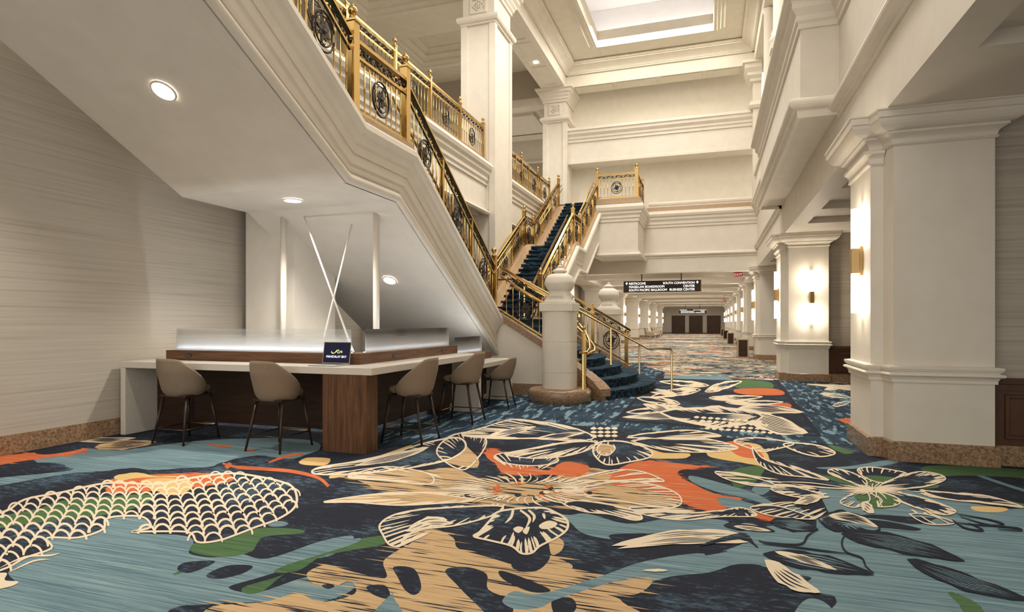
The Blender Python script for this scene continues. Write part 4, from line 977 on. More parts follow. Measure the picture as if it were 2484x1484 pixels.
def hallmat():
    m = mat('hall_carpet_yarn', (.5, .5, .5), .95, spec=.1); n, l, b = nodes(m)
    tc = n.new('ShaderNodeTexCoord')
    def noise(scale, sc, det=6, off=0, dist=0):
        mp = n.new('ShaderNodeMapping'); mp.inputs['Scale'].default_value = sc; mp.inputs['Location'].default_value = (off, off, 0); l.new(tc.outputs['Object'], mp.inputs[0])
        t = n.new('ShaderNodeTexNoise'); t.inputs['Scale'].default_value = scale; t.inputs['Detail'].default_value = det; t.inputs['Roughness'].default_value = .62; t.inputs['Distortion'].default_value = dist; l.new(mp.outputs[0], t.inputs['Vector']); return t.outputs['Fac']
    def ramp(f, st):
        cr = n.new('ShaderNodeValToRGB'); cr.color_ramp.interpolation = 'CONSTANT'; e = cr.color_ramp.elements
        e[0].position = st[0][0]; e[0].color = (*st[0][1], 1); e[1].position = st[1][0]; e[1].color = (*st[1][1], 1)
        for p, c in st[2:]: q = e.new(p); q.color = (*c, 1)
        l.new(f, cr.inputs[0]); return cr.outputs[0]
    base = ramp(noise(.8, (.45, .5, 1), 6, 3, 1.0), [(0, (.03, .05, .075)), (.36, (.16, .27, .29)), (.47, (.62, .52, .38)), (.53, (.62, .44, .25)), (.56, (.62, .17, .06)), (.61, (.13, .25, .28)), (.66, (.62, .20, .08))])
    ink = noise(1.0, (.45, .8, 1), 8, 11, 1.6)
    k = ramp(ink, [(0, (0, 0, 0)), (.47, (1, 1, 1)), (.53, (0, 0, 0)), (.59, (1, 1, 1)), (.64, (0, 0, 0))])
    cr2 = ramp(noise(1.1, (.5, .9, 1), 8, 23, 1.2), [(0, (0, 0, 0)), (.47, (1, 1, 1)), (.53, (0, 0, 0)), (.58, (1, 1, 1))])
    m1 = n.new('ShaderNodeMix'); m1.data_type = 'RGBA'; l.new(cr2, m1.inputs[0]); l.new(base, m1.inputs[6]); m1.inputs[7].default_value = (.78, .68, .54, 1)
    m2 = n.new('ShaderNodeMix'); m2.data_type = 'RGBA'; l.new(k, m2.inputs[0]); l.new(m1.outputs[2], m2.inputs[6]); m2.inputs[7].default_value = (.028, .035, .055, 1)
    l.new(m2.outputs[2], b.inputs['Base Color']); return m
YN['hall'] = hallmat()
KEYS = list(YN)
cpt = MB(); LAY = [0.0]; RES = [0]
def smooth(pts, n=5, closed=True):
    out = []; N_ = len(pts)
    rng = range(N_ if closed else N_-1)
    for i in rng:
        p = [pts[(i+k) % N_] if closed else pts[max(0, min(N_-1, i+k))] for k in (-1, 0, 1, 2)]
        for j in range(n):
            t = j/n; a = []
            for c in (0, 1):
                a.append(.5*((2*p[1][c])+(-p[0][c]+p[2][c])*t+(2*p[0][c]-5*p[1][c]+4*p[2][c]-p[3][c])*t*t+(-p[0][c]+3*p[1][c]-3*p[2][c]+p[3][c])*t**3))
            out.append(tuple(a))
    if not closed: out.append(tuple(pts[-1]))
    return out
def lay(): LAY[0] += .00002; return LAY[0]
def poly(key, pts, sm=True, z=None, ragged=0):
    if sm: pts = smooth(pts)
    if ragged:
        q = []
        for i, p in enumerate(pts): q.append((p[0]+random.uniform(-1, 1)*ragged*2.5, p[1]+random.uniform(-1, 1)*ragged*.6))
        pts = q
    z = z if z is not None else lay()
    cpt.add([(*floorpt(u, max(v, V0+9)), z) for u, v in pts], [list(range(len(pts)))], KEYS.index(key))
def stroke(pts, w_, key='cream', taper=(.15, .15), z=None, sm=True):
    if sm and len(pts) > 2: pts = smooth(pts, 5, False)
    elif len(pts) == 2: pts = [(pts[0][0]+(pts[1][0]-pts[0][0])*t/4, pts[0][1]+(pts[1][1]-pts[0][1])*t/4) for t in range(5)]
    n = len(pts); L = []; R_ = []
    for i, (x, y) in enumerate(pts):
        a = pts[max(0, i-1)]; b = pts[min(n-1, i+1)]; dx, dy = b[0]-a[0], b[1]-a[1]; q = math.hypot(dx, dy) or 1
        t = i/(n-1); ww = w_/2*(taper[0]+(1-taper[0])*min(1, t*3))*(taper[1]+(1-taper[1])*min(1, (1-t)*3))
        L.append((x-dy/q*ww, y+dx/q*ww*.75)); R_.append((x+dy/q*ww, y-dx/q*ww*.75))
    z = z if z is not None else lay()
    RES[0] = (RES[0]+1) % 7; z += RES[0]*2.5e-6
    v = [(*floorpt(u, vv), z) for u, vv in L+R_]
    cpt.add(v, [(i, i+1, n+i+1, n+i) for i in range(n-1)], KEYS.index(key))
def xs(u, v): return (v-V0)/(u+3111)
def streaks(key, pts, n, ln=(25, 90), w_=(1.2, 3.2), inner=None, ninner=0):
    P_ = smooth(pts); z = lay()
    for i in range(n):
        u, v = random.choice(P_); u += random.uniform(-8, 8); v += random.uniform(-2, 2); k = (v-V0)/430+.25; L = random.uniform(*ln)*k*.8; s = xs(u, v)
        if v < V0+60: continue
        stroke([(u-L/2, v-L/2*s), (u+L/2, v+L/2*s)], random.uniform(*w_)*k, key, (.02, .02), z)
    if inner:
        z = lay(); x0 = min(p[0] for p in P_); x1 = max(p[0] for p in P_); y0 = min(p[1] for p in P_); y1 = max(p[1] for p in P_); c = 0
        for i in range(ninner*4):
            u, v = random.uniform(x0, x1), random.uniform(y0, y1)
            if c >= ninner: break
            if not inside(u, v, P_) or v < V0+60: continue
            c += 1; k = (v-V0)/430+.25; L = random.uniform(*ln)*k; s = xs(u, v)
            stroke([(u-L/2, v-L/2*s), (u+L/2, v+L/2*s)], random.uniform(*w_)*k*.8, inner, (.02, .02), z)
def inside(x, y, P_):
    c = False; j = len(P_)-1
    for i in range(len(P_)):
        if (P_[i][1] > y) != (P_[j][1] > y) and x < (P_[j][0]-P_[i][0])*(y-P_[i][1])/(P_[j][1]-P_[i][1])+P_[i][0]: c = not c
        j = i
    return c
def petal(B, T, w_, bend=0, fill='navy', line='cream', lw=5, nh=8, hl=.55, hw=2.2, flat=.55):
    """petal from base B to tip T in picture foreshortening: w_ half width, bend sideways, nh hatch strokes on each side"""
    dx, dy = T[0]-B[0], T[1]-B[1]; L = math.hypot(dx, dy); ux, uy = dx/L, dy/L; nx, ny = -uy, ux
    k = abs(nx)*1+abs(ny)*flat
    ph_ = random.uniform(0, 6)
    def at(t, s):
        prof = math.sin(math.pi*min(1, t)**.8)**.75 if 0 < t < 1 else 0
        o = bend*math.sin(math.pi*t)+s*w_*prof*k*(1+.10*math.sin(t*17+ph_*s)+.05*math.sin(t*31+ph_))
        return (B[0]+dx*t+nx*o, B[1]+dy*t+ny*o)
    up = [at(i/14, 1) for i in range(15)]; dn = [at(i/14, -1) for i in range(15)]
    if fill: poly(fill, up+dn[::-1][1:-1], False)
    nh = int(nh*1.5)
    z = lay()
    for e_ in (up, dn): stroke(e_, lw, line, (.5, .6), z, False)
    if nh > 5:
        z = lay()
        for i in range(5):
            s = (i+.5)/5*1.4-.7; a_ = random.uniform(.04, .12); b_ = random.uniform(.3, .62)
            stroke([at(a_, s*.5), at((a_+b_)/2, s*.8), at(b_, s*.75)], hw*1.2, line, (.4, .03), z)
    z = lay()
    for s in (1, -1):
        for i in range(nh):
            t = .22+.72*(i+random.uniform(-.3, .3))/nh; t = max(.1, min(.97, t)); le = hl*random.uniform(.6, 1.1)
            p = at(t, s); q = at(max(.02, t-le*.42), s*(1-le)*.9); mid = ((p[0]+q[0])/2+nx*s*w_*.06, (p[1]+q[1])/2+ny*s*w_*.06)
            stroke([p, mid, q], hw*random.uniform(.7, 1.4), line, (1, .05), z)
def hatchpatch(B, T, w_, bend=0, n_=7, fill='cream', line='navy', lw=2.5, flat=.55):
    petal(B, T, w_, bend, fill, fill, 2, 0, flat=flat)
    dx, dy = T[0]-B[0], T[1]-B[1]; L = math.hypot(dx, dy); nx, ny = -dy/L, dx/L; k = abs(nx)+abs(ny)*flat; z = lay()
    for i in range(n_):
        s = (i+.5)/n_*2-1; a, b = random.uniform(.08, .35), random.uniform(.6, .92)
        pts = [(B[0]+dx*t+nx*(bend*math.sin(math.pi*t)+s*w_*k*.85*math.sin(math.pi*t)), B[1]+dy*t+ny*(bend*math.sin(math.pi*t)+s*w_*k*.85*math.sin(math.pi*t))) for t in (a, (a+b)/2, b)]
        stroke(pts, lw, line, (.05, .05), z)
# base
y16 = 15.2
cpt.box(-13, 8, -6, YE, -.2, 0, KEYS.index('navy'))
cpt.add([(-13, y16, .00005), (8, y16, .00005), (8, YE, .00005), (-13, YE, .00005)], [(0, 1, 2, 3)], KEYS.index('hall'))
P5 = lambda l: [(x/2.003, 960+y/2.003) for x, y in l]
P6 = lambda l: [(1000+x/2.258, 880+y/2.258) for x, y in l]
P7 = lambda l: [(1700+x/3.066, 1000+y/3.066) for x, y in l]
# teal fields
poly('teal', P5([(-500, 1350), (-500, 1000), (40, 930), (40, 860), (100, 800), (260, 740), (210, 700), (500, 650), (515, 600), (700, 590), (730, 640), (650, 665), (900, 680), (940, 720), (920, 765), (1040, 785), (1160, 765), (1300, 790), (1560, 705), (1720, 682), (1620, 770), (1480, 800), (1360, 850), (1250, 885), (1110, 930), (1250, 955), (1490, 880), (1560, 925), (1640, 920), (1730, 893), (1700, 950), (1560, 1000), (1380, 1000), (1010, 1012), (800, 1060), (700, 1350)]))
poly('teal', P5([(170, 290), (400, 255), (560, 265), (700, 250), (1000, 215), (1300, 205), (1500, 215), (1560, 250), (1480, 290), (1400, 305), (1250, 290), (1090, 320), (1010, 345), (880, 352), (740, 360), (640, 350), (500, 365), (340, 375), (200, 400), (-100, 445), (-100, 410), (300, 367), (345, 350), (200, 330)]), ragged=1)
poly('teal', P6([(440, 760), (560, 770), (830, 830), (960, 825), (1180, 880), (1430, 850), (1700, 860), (1750, 900), (1790, 935), (1450, 930), (1450, 985), (1200, 970), (1050, 960), (930, 930), (860, 870), (780, 835), (600, 800)]))
poly('teal', P7([(-700, 900), (-500, 880), (-300, 860), (0, 820), (150, 850), (300, 880), (600, 835), (840, 880), (900, 770), (1300, 790), (1640, 830), (1900, 720), (2300, 720), (3000, 760), (3000, 1700), (900, 1700), (1010, 1400), (880, 1340), (780, 1280), (820, 1225), (660, 1200), (440, 1140), (260, 1130), (60, 1190), (-220, 1220), (-500, 1300), (-800, 1380), (-1030, 1480), (-1250, 1500), (-1290, 1450), (-1150, 1420), (-800, 1330), (-560, 1180), (-250, 1100), (0, 1070), (200, 1030), (-100, 1040), (-300, 960), (-560, 940)]))
poly('navy', P7([(-650, 905), (-200, 900), (60, 900), (250, 880), (330, 960), (100, 1045), (-200, 1075), (-500, 1040), (-640, 960)]))
poly('navy', P7([(-300, 1290), (100, 1180), (260, 1130), (440, 1135), (500, 1190), (700, 1240), (800, 1260), (880, 1340), (1010, 1400), (960, 1480), (940, 1600), (-400, 1600), (-300, 1484), (-350, 1400)]))
poly('teal', P7([(700, 1550), (720, 1450), (800, 1385), (900, 1400), (980, 1470), (960, 1560)]))
poly('teal', P7([(-80, 470), (100, 510), (400, 600), (560, 680), (700, 700), (850, 770), (900, 790), (840, 800), (600, 730), (350, 640), (120, 590), (-60, 520)]))
poly('teal', P7([(380, 570), (500, 500), (545, 540), (460, 612)]))
poly('teal', P7([(880, 555), (1000, 570), (1100, 540), (1300, 480), (1500, 560), (1800, 640), (2404, 740), (2404, 800), (1640, 780), (1300, 760), (1000, 765), (920, 680)]))
poly('teal', P7([(860, 410), (1100, 400), (1380, 355), (1480, 368), (1300, 405), (1000, 425)]))
stroke(P7([(1880, 395), (2100, 480), (2404, 580), (2700, 660)]), 8, 'teal'); stroke(P7([(1960, 395), (2200, 450), (2600, 520)]), 5, 'teal')
poly('navy', P7([(900, 800), (1300, 800), (1620, 860), (1580, 880), (1350, 860), (1100, 870)]))
# green
for q in ([(460, 1330), (500, 1302), (560, 1290), (640, 1280), (725, 1283), (730, 1294), (640, 1302), (612, 1335), (560, 1350), (490, 1345)],
          [(665, 1385), (740, 1345), (820, 1318), (900, 1302), (940, 1300), (930, 1320), (850, 1335), (780, 1350), (720, 1385)],
          [(590, 1425), (680, 1396), (760, 1362), (700, 1385), (640, 1432), (600, 1440)], [(420, 1392), (460, 1372), (440, 1390)], [(860, 1465), (930, 1440), (948, 1452), (900, 1475)],
          P7([(180, 470), (300, 410), (470, 400), (460, 450), (400, 520), (270, 560), (230, 520)]), P7([(900, 470), (1100, 480), (1300, 470), (1700, 520), (1760, 560), (1500, 570), (1200, 560), (960, 500)]),
          P7([(1150, 620), (1350, 590), (1480, 650), (1450, 700), (1300, 720), (1200, 680)]), P7([(1640, 410), (1900, 395), (2600, 450), (2800, 560), (2404, 490), (2000, 470), (1750, 470)]),
          P7([(1650, 580), (1900, 600), (2404, 680), (2300, 700), (1900, 660), (1750, 640)]), P7([(1840, 1345), (1900, 1345), (2080, 1440), (2150, 1600), (1990, 1540), (1920, 1430)]), P7([(960, 240), (1130, 290), (1080, 310), (980, 270)])):
    poly('green', q, ragged=.5)
poly('teal', [(580, 1375), (700, 1350), (800, 1320), (870, 1305), (860, 1318), (760, 1350), (700, 1368), (640, 1390)])
poly('navy', [(430, 1380), (450, 1364), (520, 1360), (500, 1375), (455, 1390)]); poly('navy', [(500, 1395), (550, 1372), (612, 1372), (590, 1390), (530, 1404)])
poly('teal', [(650, 1268), (680, 1264), (700, 1270), (680, 1277), (655, 1276)])
# yellow and tan and orange fields
T_ = [(745, 1390), (790, 1370), (850, 1385), (935, 1402), (930, 1362), (965, 1335), (1003, 1312), (1005, 1285), (1060, 1285), (1100, 1305), (1112, 1330), (1180, 1350), (1280, 1376), (1330, 1350), (1385, 1368), (1395, 1385), (1470, 1396), (1440, 1408), (1500, 1410), (1570, 1400), (1580, 1416), (1540, 1442), (1470, 1440), (1510, 1460), (1490, 1520), (560, 1560), (500, 1478), (640, 1460), (720, 1440), (780, 1460), (860, 1440), (850, 1410), (800, 1425), (760, 1415)]
poly('tan', T_); streaks('tan', T_, 40, inner='navy', ninner=150)
for q in ([(1080, 1383), (1130, 1375), (1180, 1392), (1185, 1430), (1245, 1462), (1220, 1520), (1150, 1460), (1110, 1420)], [(1210, 1385), (1245, 1392), (1335, 1430), (1290, 1436), (1225, 1408)],
          [(890, 1422), (935, 1420), (945, 1452), (905, 1442)], [(955, 1375), (1005, 1380), (1022, 1425), (1005, 1443), (982, 1430), (965, 1400)], [(1340, 1455), (1385, 1450), (1398, 1475), (1370, 1500), (1345, 1490)], [(780, 1420), (800, 1416), (812, 1422), (795, 1428)], [(1240, 1372), (1290, 1300), (1335, 1345), (1300, 1385)]): poly('navy', q)
poly('teal', P6([(497, 1295), (560, 1250), (700, 1265), (1000, 1180), (1280, 1085), (1600, 1045), (1500, 1150), (1300, 1160), (1100, 1200), (900, 1260), (780, 1300), (700, 1340), (580, 1350), (510, 1325)]))
poly('teal', [(900, 1500), (950, 1440), (955, 1450), (980, 1500)]); poly('tan', [(1290, 1250), (1312, 1278), (1330, 1290), (1366, 1312), (1362, 1335), (1338, 1345), (1328, 1310), (1300, 1285)])
poly('tan', [(835, 1142), (930, 1140), (1020, 1142), (1100, 1135), (1180, 1165), (1290, 1170), (1420, 1135), (1500, 1150), (1600, 1190), (1650, 1215), (1600, 1232), (1480, 1230), (1380, 1215), (1200, 1225), (1060, 1215), (960, 1195), (890, 1175)], ragged=1)
streaks('tan', [(835, 1142), (1020, 1142), (1180, 1165), (1420, 1135), (1600, 1190), (1650, 1215), (1480, 1230), (1200, 1225), (960, 1195)], 90, (40, 110), (1.5, 4), 'navy', 70)
poly('tan', [(1030, 1075), (1085, 1055), (1120, 1075), (1160, 1110), (1150, 1135), (1080, 1120), (1040, 1100)], ragged=1)
for q in ([(1175, 1098), (1200, 1088), (1240, 1108), (1290, 1130), (1330, 1140), (1370, 1120), (1430, 1133), (1400, 1155), (1340, 1152), (1230, 1150), (1205, 1130)],
          [(1505, 1135), (1560, 1118), (1640, 1124), (1710, 1132), (1645, 1142), (1665, 1165), (1735, 1198), (1797, 1210), (1750, 1236), (1690, 1232), (1640, 1212), (1580, 1190), (1480, 1172)],
          [(1380, 1178), (1425, 1170), (1435, 1188), (1395, 1196)], [(1790, 1236), (1850, 1240), (1915, 1258), (1880, 1264), (1820, 1252)], [(265, 1166), (350, 1152), (480, 1148), (548, 1153), (520, 1178), (400, 1186), (300, 1184)], [(-60, 1112), (60, 1100), (140, 1090), (208, 1088), (190, 1100), (100, 1112), (-60, 1134)]): poly('orange', q, ragged=1.2); streaks('orange', q, int(len(q)*2.5), (20, 70)); streaks('orange', q, 0, (20, 80), (1, 2), 'tan', len(q))
for q in ([(1715, 1096), (1760, 1092), (1810, 1075), (1850, 1085), (1868, 1130), (1800, 1122), (1730, 1110)], [(1500, 1095), (1560, 1086), (1610, 1098), (1672, 1100), (1655, 1112), (1560, 1110)], [(725, 1122), (745, 1110), (800, 1112), (790, 1128), (745, 1128)], [(275, 1158), (330, 1146), (380, 1155), (440, 1156), (530, 1180), (430, 1190), (340, 1178)], [(1000, 1078), (900, 1130), (860, 1150), (800, 1160), (830, 1140)], [(2360, 1228), (2440, 1232), (2430, 1242), (2370, 1240)]): poly('yellow', q, ragged=.6)
poly('orange', [(1745, 1078), (1790, 1070), (1835, 1090), (1852, 1112), (1800, 1108), (1770, 1092)]); poly('teal', P7([(125, 640), (250, 645), (400, 690), (330, 722), (180, 700)]))
for q, ww in (([(540, 1124), (570, 1132), (600, 1135), (700, 1142), (770, 1158), (797, 1180)], 11), ([(652, 1122), (690, 1108), (735, 1100)], 8), ([(560, 1123), (548, 1135)], 14), ([(505, 1078), (560, 1084)], 7), ([(590, 1090), (620, 1092)], 6)): stroke(q, ww, 'orange', (.5, .7))
poly('navy', [(0, 1128), (120, 1122), (160, 1132), (100, 1148), (20, 1152), (-60, 1148)]); poly('navy', [(85, 1098), (130, 1085), (200, 1088), (120, 1102)])
hatchpatch((180, 1068), (330, 1062), 9, 2, 4, 'cream'); hatchpatch((230, 1085), (380, 1072), 16, 0, 6, 'tan')
# brushed blue border round the stairs and the inner rug panel
poly('blue', [(905, 1085), (960, 1030), (1100, 985), (1235, 940), (1290, 960), (1420, 960), (1540, 880), (1615, 903), (1500, 1020), (1800, 1043), (1885, 925), (1945, 923), (2150, 1060), (2065, 1080), (1900, 1072), (1600, 1048), (1430, 1035), (1240, 1018), (1130, 1048), (1030, 1075)], False)
poly('line', [(1604, 904), (1612, 904), (1502, 1021), (1488, 1019)], False); poly('line', [(1875, 920), (1887, 921), (1996, 1059), (1980, 1057)], False); poly('line', [(1490, 1016), (1990, 1053), (1990, 1060), (1488, 1021)], False)
poly('navy', [(1607, 908), (1877, 923), (1980, 1054), (1500, 1017)], False)
poly('teal', [(1612, 910), (1760, 912), (1780, 922), (1610, 918)], False); poly('green', [(1775, 922), (1862, 926), (1872, 942), (1798, 944)], ragged=.5)
poly('orange', [(1785, 944), (1880, 943), (1898, 958), (1800, 956)], ragged=.5); poly('orange', [(1870, 980), (1912, 978), (1918, 990), (1885, 992)], ragged=.5)
for B, T, w_, b_, n_ in (((1720, 935), (1600, 925), 9, 0, 5), ((1700, 945), (1580, 962), 12, 2, 6), ((1710, 950), (1800, 925), 10, -2, 6), ((1720, 965), (1850, 962), 10, 2, 6), ((1650, 980), (1545, 965), 12, 0, 5),
                         ((1660, 990), (1520, 1000), 13, 0, 6), ((1760, 975), (1900, 975), 10, 2, 8), ((1640, 955), (1560, 945), 7, 0, 4)):
    petal(B, T, w_, b_, 'navy', 'cream', 4.5, n_, .6, 2)
hatchpatch((1800, 1000), (1960, 1050), 26, 4, 9); hatchpatch((1790, 990), (1950, 1000), 16, -3, 7); hatchpatch((1700, 1005), (1510, 1012), 14, 0, 6); hatchpatch((1640, 1003), (1560, 980), 10, 0, 5)
petal((1850, 1010), (1600, 1000), 42, -6, 'navy', 'cream', 8, 12, .5, 3, flat=.5)
z_ = lay()
for i in range(10):
    for j in range(4):
        u = 1690+i*17+(j % 2)*8+j*6; v = 1012+j*9+i*1.2
        if u < 1870: poly('cream', [(u-7, v), (u, v-3), (u+7, v), (u, v+3)], z=z_)
# scales of the large fish shape
fish = P5([(-300, 600), (0, 570), (120, 505), (300, 470), (520, 425), (760, 430), (900, 405), (1100, 378), (1250, 392), (1400, 430), (1440, 480), (1430, 545), (1350, 600), (1240, 640), (1150, 675), (1060, 705), (960, 712), (920, 665), (760, 660), (640, 662), (730, 640), (700, 592), (600, 585), (515, 600), (500, 650), (380, 690), (230, 692), (250, 742), (120, 790), (0, 850), (-300, 930)])
poly('navy', fish, ragged=.6)
fs_ = smooth(fish)
def inside(x, y, P_):
    c = False; j = len(P_)-1
    for i in range(len(P_)):
        if (P_[i][1] > y) != (P_[j][1] > y) and x < (P_[j][0]-P_[i][0])*(y-P_[i][1])/(P_[j][1]-P_[i][1])+P_[i][0]: c = not c
        j = i
    return c
poly('green', [(90, 1235), (150, 1215), (260, 1205), (360, 1200), (350, 1225), (250, 1250), (140, 1262), (40, 1275), (-60, 1290), (-40, 1262)])
poly('orange', [(262, 1180), (330, 1160), (440, 1158), (548, 1150), (560, 1168), (480, 1182), (360, 1192), (270, 1195)]); poly('yellow', [(340, 1168), (400, 1160), (470, 1170), (440, 1200), (390, 1195)])
for kk in (0, 1):
    z_ = lay(); v = 1138.0; row = 0
    while v < 1440:
        s = (v-783)/430.; hy = 15.0*s; wx = 34*s; u = -160+(row % 2)*wx/2; row += 1
        while u < 760:
            cu, cv = u+random.uniform(-2.5, 2.5), v+random.uniform(-1.5, 1.5)+(u-300)*.012
            a, b = wx*.52, hy*.78
            if kk == 0 and inside(cu, cv, fs_):
                q = [(-1, .75), (-.86, .05), (-.5, -.62), (.1, -.85), (.62, -.5), (.92, .1), (1, .8)]
                stroke([(cu+a*x, cv+b*y) for x, y in q], random.uniform(4.6, 6.6)*s, 'cream', (.7, .7), z_)
            u += wx
        v += hy
stroke(fish+[fish[0]], 6, 'cream', (1, 1))
poly('cream', [(-40, 1400), (15, 1390), (12, 1408), (45, 1412), (20, 1425), (-40, 1432)]); stroke([(0, 1378), (60, 1352), (120, 1348), (145, 1342)], 6); stroke([(20, 1390), (80, 1362), (118, 1358)], 5)
# main flower
Cx, Cy = 1270, 1188
def bloom(pts, tgt, n=22, fill='navy', lw=5, hw=3, L=(.15, .45), line='cream'):
    P_ = smooth(pts, 6); 
    if fill: poly(fill, P_, False)
    stroke(P_+[P_[0]], lw, line, (1, 1), None, False); z = lay()
    for i in range(n):
        p = P_[int((i+random.random())*len(P_)/n) % len(P_)]; l_ = random.uniform(*L); q = (p[0]+(tgt[0]-p[0])*l_, p[1]+(tgt[1]-p[1])*l_)
        m_ = ((p[0]+q[0])/2+random.uniform(-2, 2), (p[1]+q[1])/2+random.uniform(-2, 1)); k_ = (p[1]-V0)/430+.15
        stroke([p, m_, q], hw*random.uniform(.7, 1.5)*k_, line, (1, .03), z)
bloom([(1100, 1110), (1050, 1125), (960, 1140), (860, 1150), (765, 1150), (772, 1135), (860, 1120), (950, 1100), (1030, 1075), (1110, 1062), (1130, 1085)], (1140, 1095), 44, L=(.08, .35))
bloom([(1040, 1150), (940, 1132), (860, 1150), (850, 1160), (930, 1165), (1040, 1175)], (1160, 1180), 20, None, 4)
bloom([(1120, 1140), (1060, 1100), (1090, 1060), (1150, 1048), (1180, 1070), (1160, 1110)], (1150, 1120), 24, None, 4)
bloom([(1070, 1200), (1000, 1195), (900, 1200), (785, 1218), (860, 1219), (960, 1226), (1060, 1222), (1150, 1214)], (1240, 1195), 24, 'tan', 4, L=(.1, .4))
bloom([(1215, 1228), (1120, 1230), (1010, 1238), (950, 1252), (921, 1275), (930, 1300), (945, 1322), (970, 1325), (985, 1300), (1030, 1284), (1100, 1276), (1160, 1262), (1205, 1246)], (1240, 1205), 40, L=(.08, .3))
bloom([(1215, 1240), (1190, 1262), (1165, 1290), (1150, 1302), (1190, 1312), (1240, 1325), (1265, 1343), (1290, 1342), (1310, 1325), (1350, 1305), (1375, 1285), (1375, 1262), (1350, 1245), (1310, 1232)], (1268, 1238), 34, 'navy', 6, 4, (.15, .4))
for q in ([(1245, 1235), (1240, 1255), (1225, 1270)], [(1262, 1238), (1285, 1258), (1275, 1282)], [(1282, 1238), (1296, 1252), (1292, 1268)], [(1318, 1246), (1322, 1260)]): stroke(q, 7, 'cream', (.8, .1))
bloom([(1420, 1182), (1520, 1168), (1600, 1180), (1645, 1200), (1652, 1222), (1625, 1232), (1560, 1225), (1500, 1215), (1430, 1206)], (1330, 1192), 30, None, 4, L=(.1, .4))
bloom([(1400, 1215), (1480, 1225), (1540, 1240), (1558, 1258), (1535, 1262), (1480, 1248), (1420, 1242), (1370, 1225)], (1320, 1200), 26, 'navy', 4, L=(.1, .4))
bloom([(1530, 1230), (1640, 1245), (1740, 1240), (1800, 1232), (1835, 1252), (1750, 1254), (1650, 1262), (1560, 1248)], (1800, 1238), 36, 'navy', 3.5, L=(.15, .6))
bloom([(1390, 1165), (1440, 1150), (1500, 1140), (1560, 1145), (1612, 1168), (1560, 1162), (1500, 1166)], (1330, 1180), 20, None, 3.5)
bloom([(1200, 1112), (1215, 1100), (1280, 1098), (1345, 1108), (1350, 1122), (1300, 1130), (1240, 1126)], (1270, 1160), 26, 'navy', 3.5, L=(.1, .4))
bloom([(1440, 1060), (1380, 1035), (1300, 1022), (1240, 1018), (1180, 1035), (1120, 1055), (1200, 1064), (1300, 1064), (1400, 1070)], (1455, 1062), 60, L=(.1, .6), lw=3.5, hw=3.4)
bloom([(1440, 1072), (1360, 1075), (1290, 1088), (1225, 1102), (1290, 1112), (1370, 1107), (1430, 1090)], (1455, 1066), 44, L=(.1, .6), lw=3.5, hw=3.4)
bloom([(1450, 1075), (1440, 1100), (1470, 1127), (1520, 1122), (1575, 1110), (1580, 1095), (1550, 1080), (1500, 1070)], (1480, 1065), 26, 'navy', 4.5)
bloom([(1455, 1078), (1450, 1098), (1475, 1105), (1492, 1085)], (1475, 1062), 8, 'tan', 3)
bloom([(1540, 1070), (1620, 1060), (1700, 1062), (1790, 1085), (1740, 1096), (1650, 1096), (1580, 1085)], (1520, 1066), 44, L=(.1, .6), lw=3.5, hw=3.2)
bloom([(1530, 1060), (1600, 1048), (1680, 1044), (1750, 1058), (1680, 1062), (1600, 1064)], (1500, 1062), 34, L=(.1, .6), lw=3)
bloom([(1780, 1070), (1830, 1062), (1900, 1070), (1925, 1078), (1880, 1090), (1850, 1096), (1820, 1088)], (1900, 1074), 20, None, 4)
bloom([(1900, 1078), (1950, 1076), (2000, 1085), (2026, 1100), (1990, 1108), (1940, 1098)], (1905, 1076), 16, None, 4)
bloom([(1825, 1085), (1850, 1112), (1900, 1130), (1960, 1145), (2010, 1165), (1960, 1158), (1890, 1150), (1840, 1125)], (1840, 1100), 26, 'navy', 3.5)
for q in ([(1245, 1285), (1256, 1278), (1270, 1282), (1258, 1294)], [(1268, 1290), (1276, 1280), (1285, 1280), (1278, 1297)], [(1308, 1275), (1330, 1264), (1352, 1270), (1340, 1282), (1315, 1284)]): poly('cream', q)
hatchpatch((1085, 1262), (985, 1290), 16, 6, 3); hatchpatch((1100, 1270), (1010, 1270), 10, 0, 2)
zs_ = lay(); LAY[0] += 6e-5
for i in range(60):             # stamens and small cells round the heart
    a = random.uniform(0, 6.28); r = random.uniform(.35, 1.0); u = Cx+a*0+170*r*math.cos(a); v = Cy+32*r*math.sin(a)
    k = 1 if abs(u-Cx) < 60 else .8
    poly(random.choice(['tan', 'navy', 'cream', 'orange']), smooth([(u-9*k, v), (u, v-4), (u+9*k, v), (u, v+4)], 3), False, z=zs_+(i % 12)*5e-6)
z_ = lay()
for i in range(46):
    a = i*2*math.pi/46; r0, r1 = random.uniform(.5, .7), random.uniform(1.0, 1.5)
    stroke([(Cx+150*r0*math.cos(a), Cy+28*r0*math.sin(a)), (Cx+150*(r0+r1)/2*math.cos(a+.05), Cy+28*(r0+r1)/2*math.sin(a+.05)), (Cx+150*r1*math.cos(a), Cy+28*r1*math.sin(a))], random.uniform(3, 5.5), 'cream', (.3, .1), z_)
for i in range(12):
    u, v = 1440+i % 4*17, 1040+(i//4)*9; poly('cream', [(u-8, v), (u, v-4), (u+8, v), (u, v+3)])
hatchpatch((1040, 1085), (860, 1130), 10, -4, 4); hatchpatch((1180, 1060), (1300, 1035), 9, 0, 4); hatchpatch((1300, 1065), (1420, 1050), 9, 0, 5)
hatchpatch((1810, 1300), (1485, 1325), 24, 10, 6)
hatchpatch((1815, 1316), (1500, 1332), 14, 12, 4)
poly('navy', P7([(-20, 1000), (300, 900), (400, 980), (420, 1010), (300, 950)]))
hatchpatch((1620, 1385), (1560, 1385), 5, 0, 0)
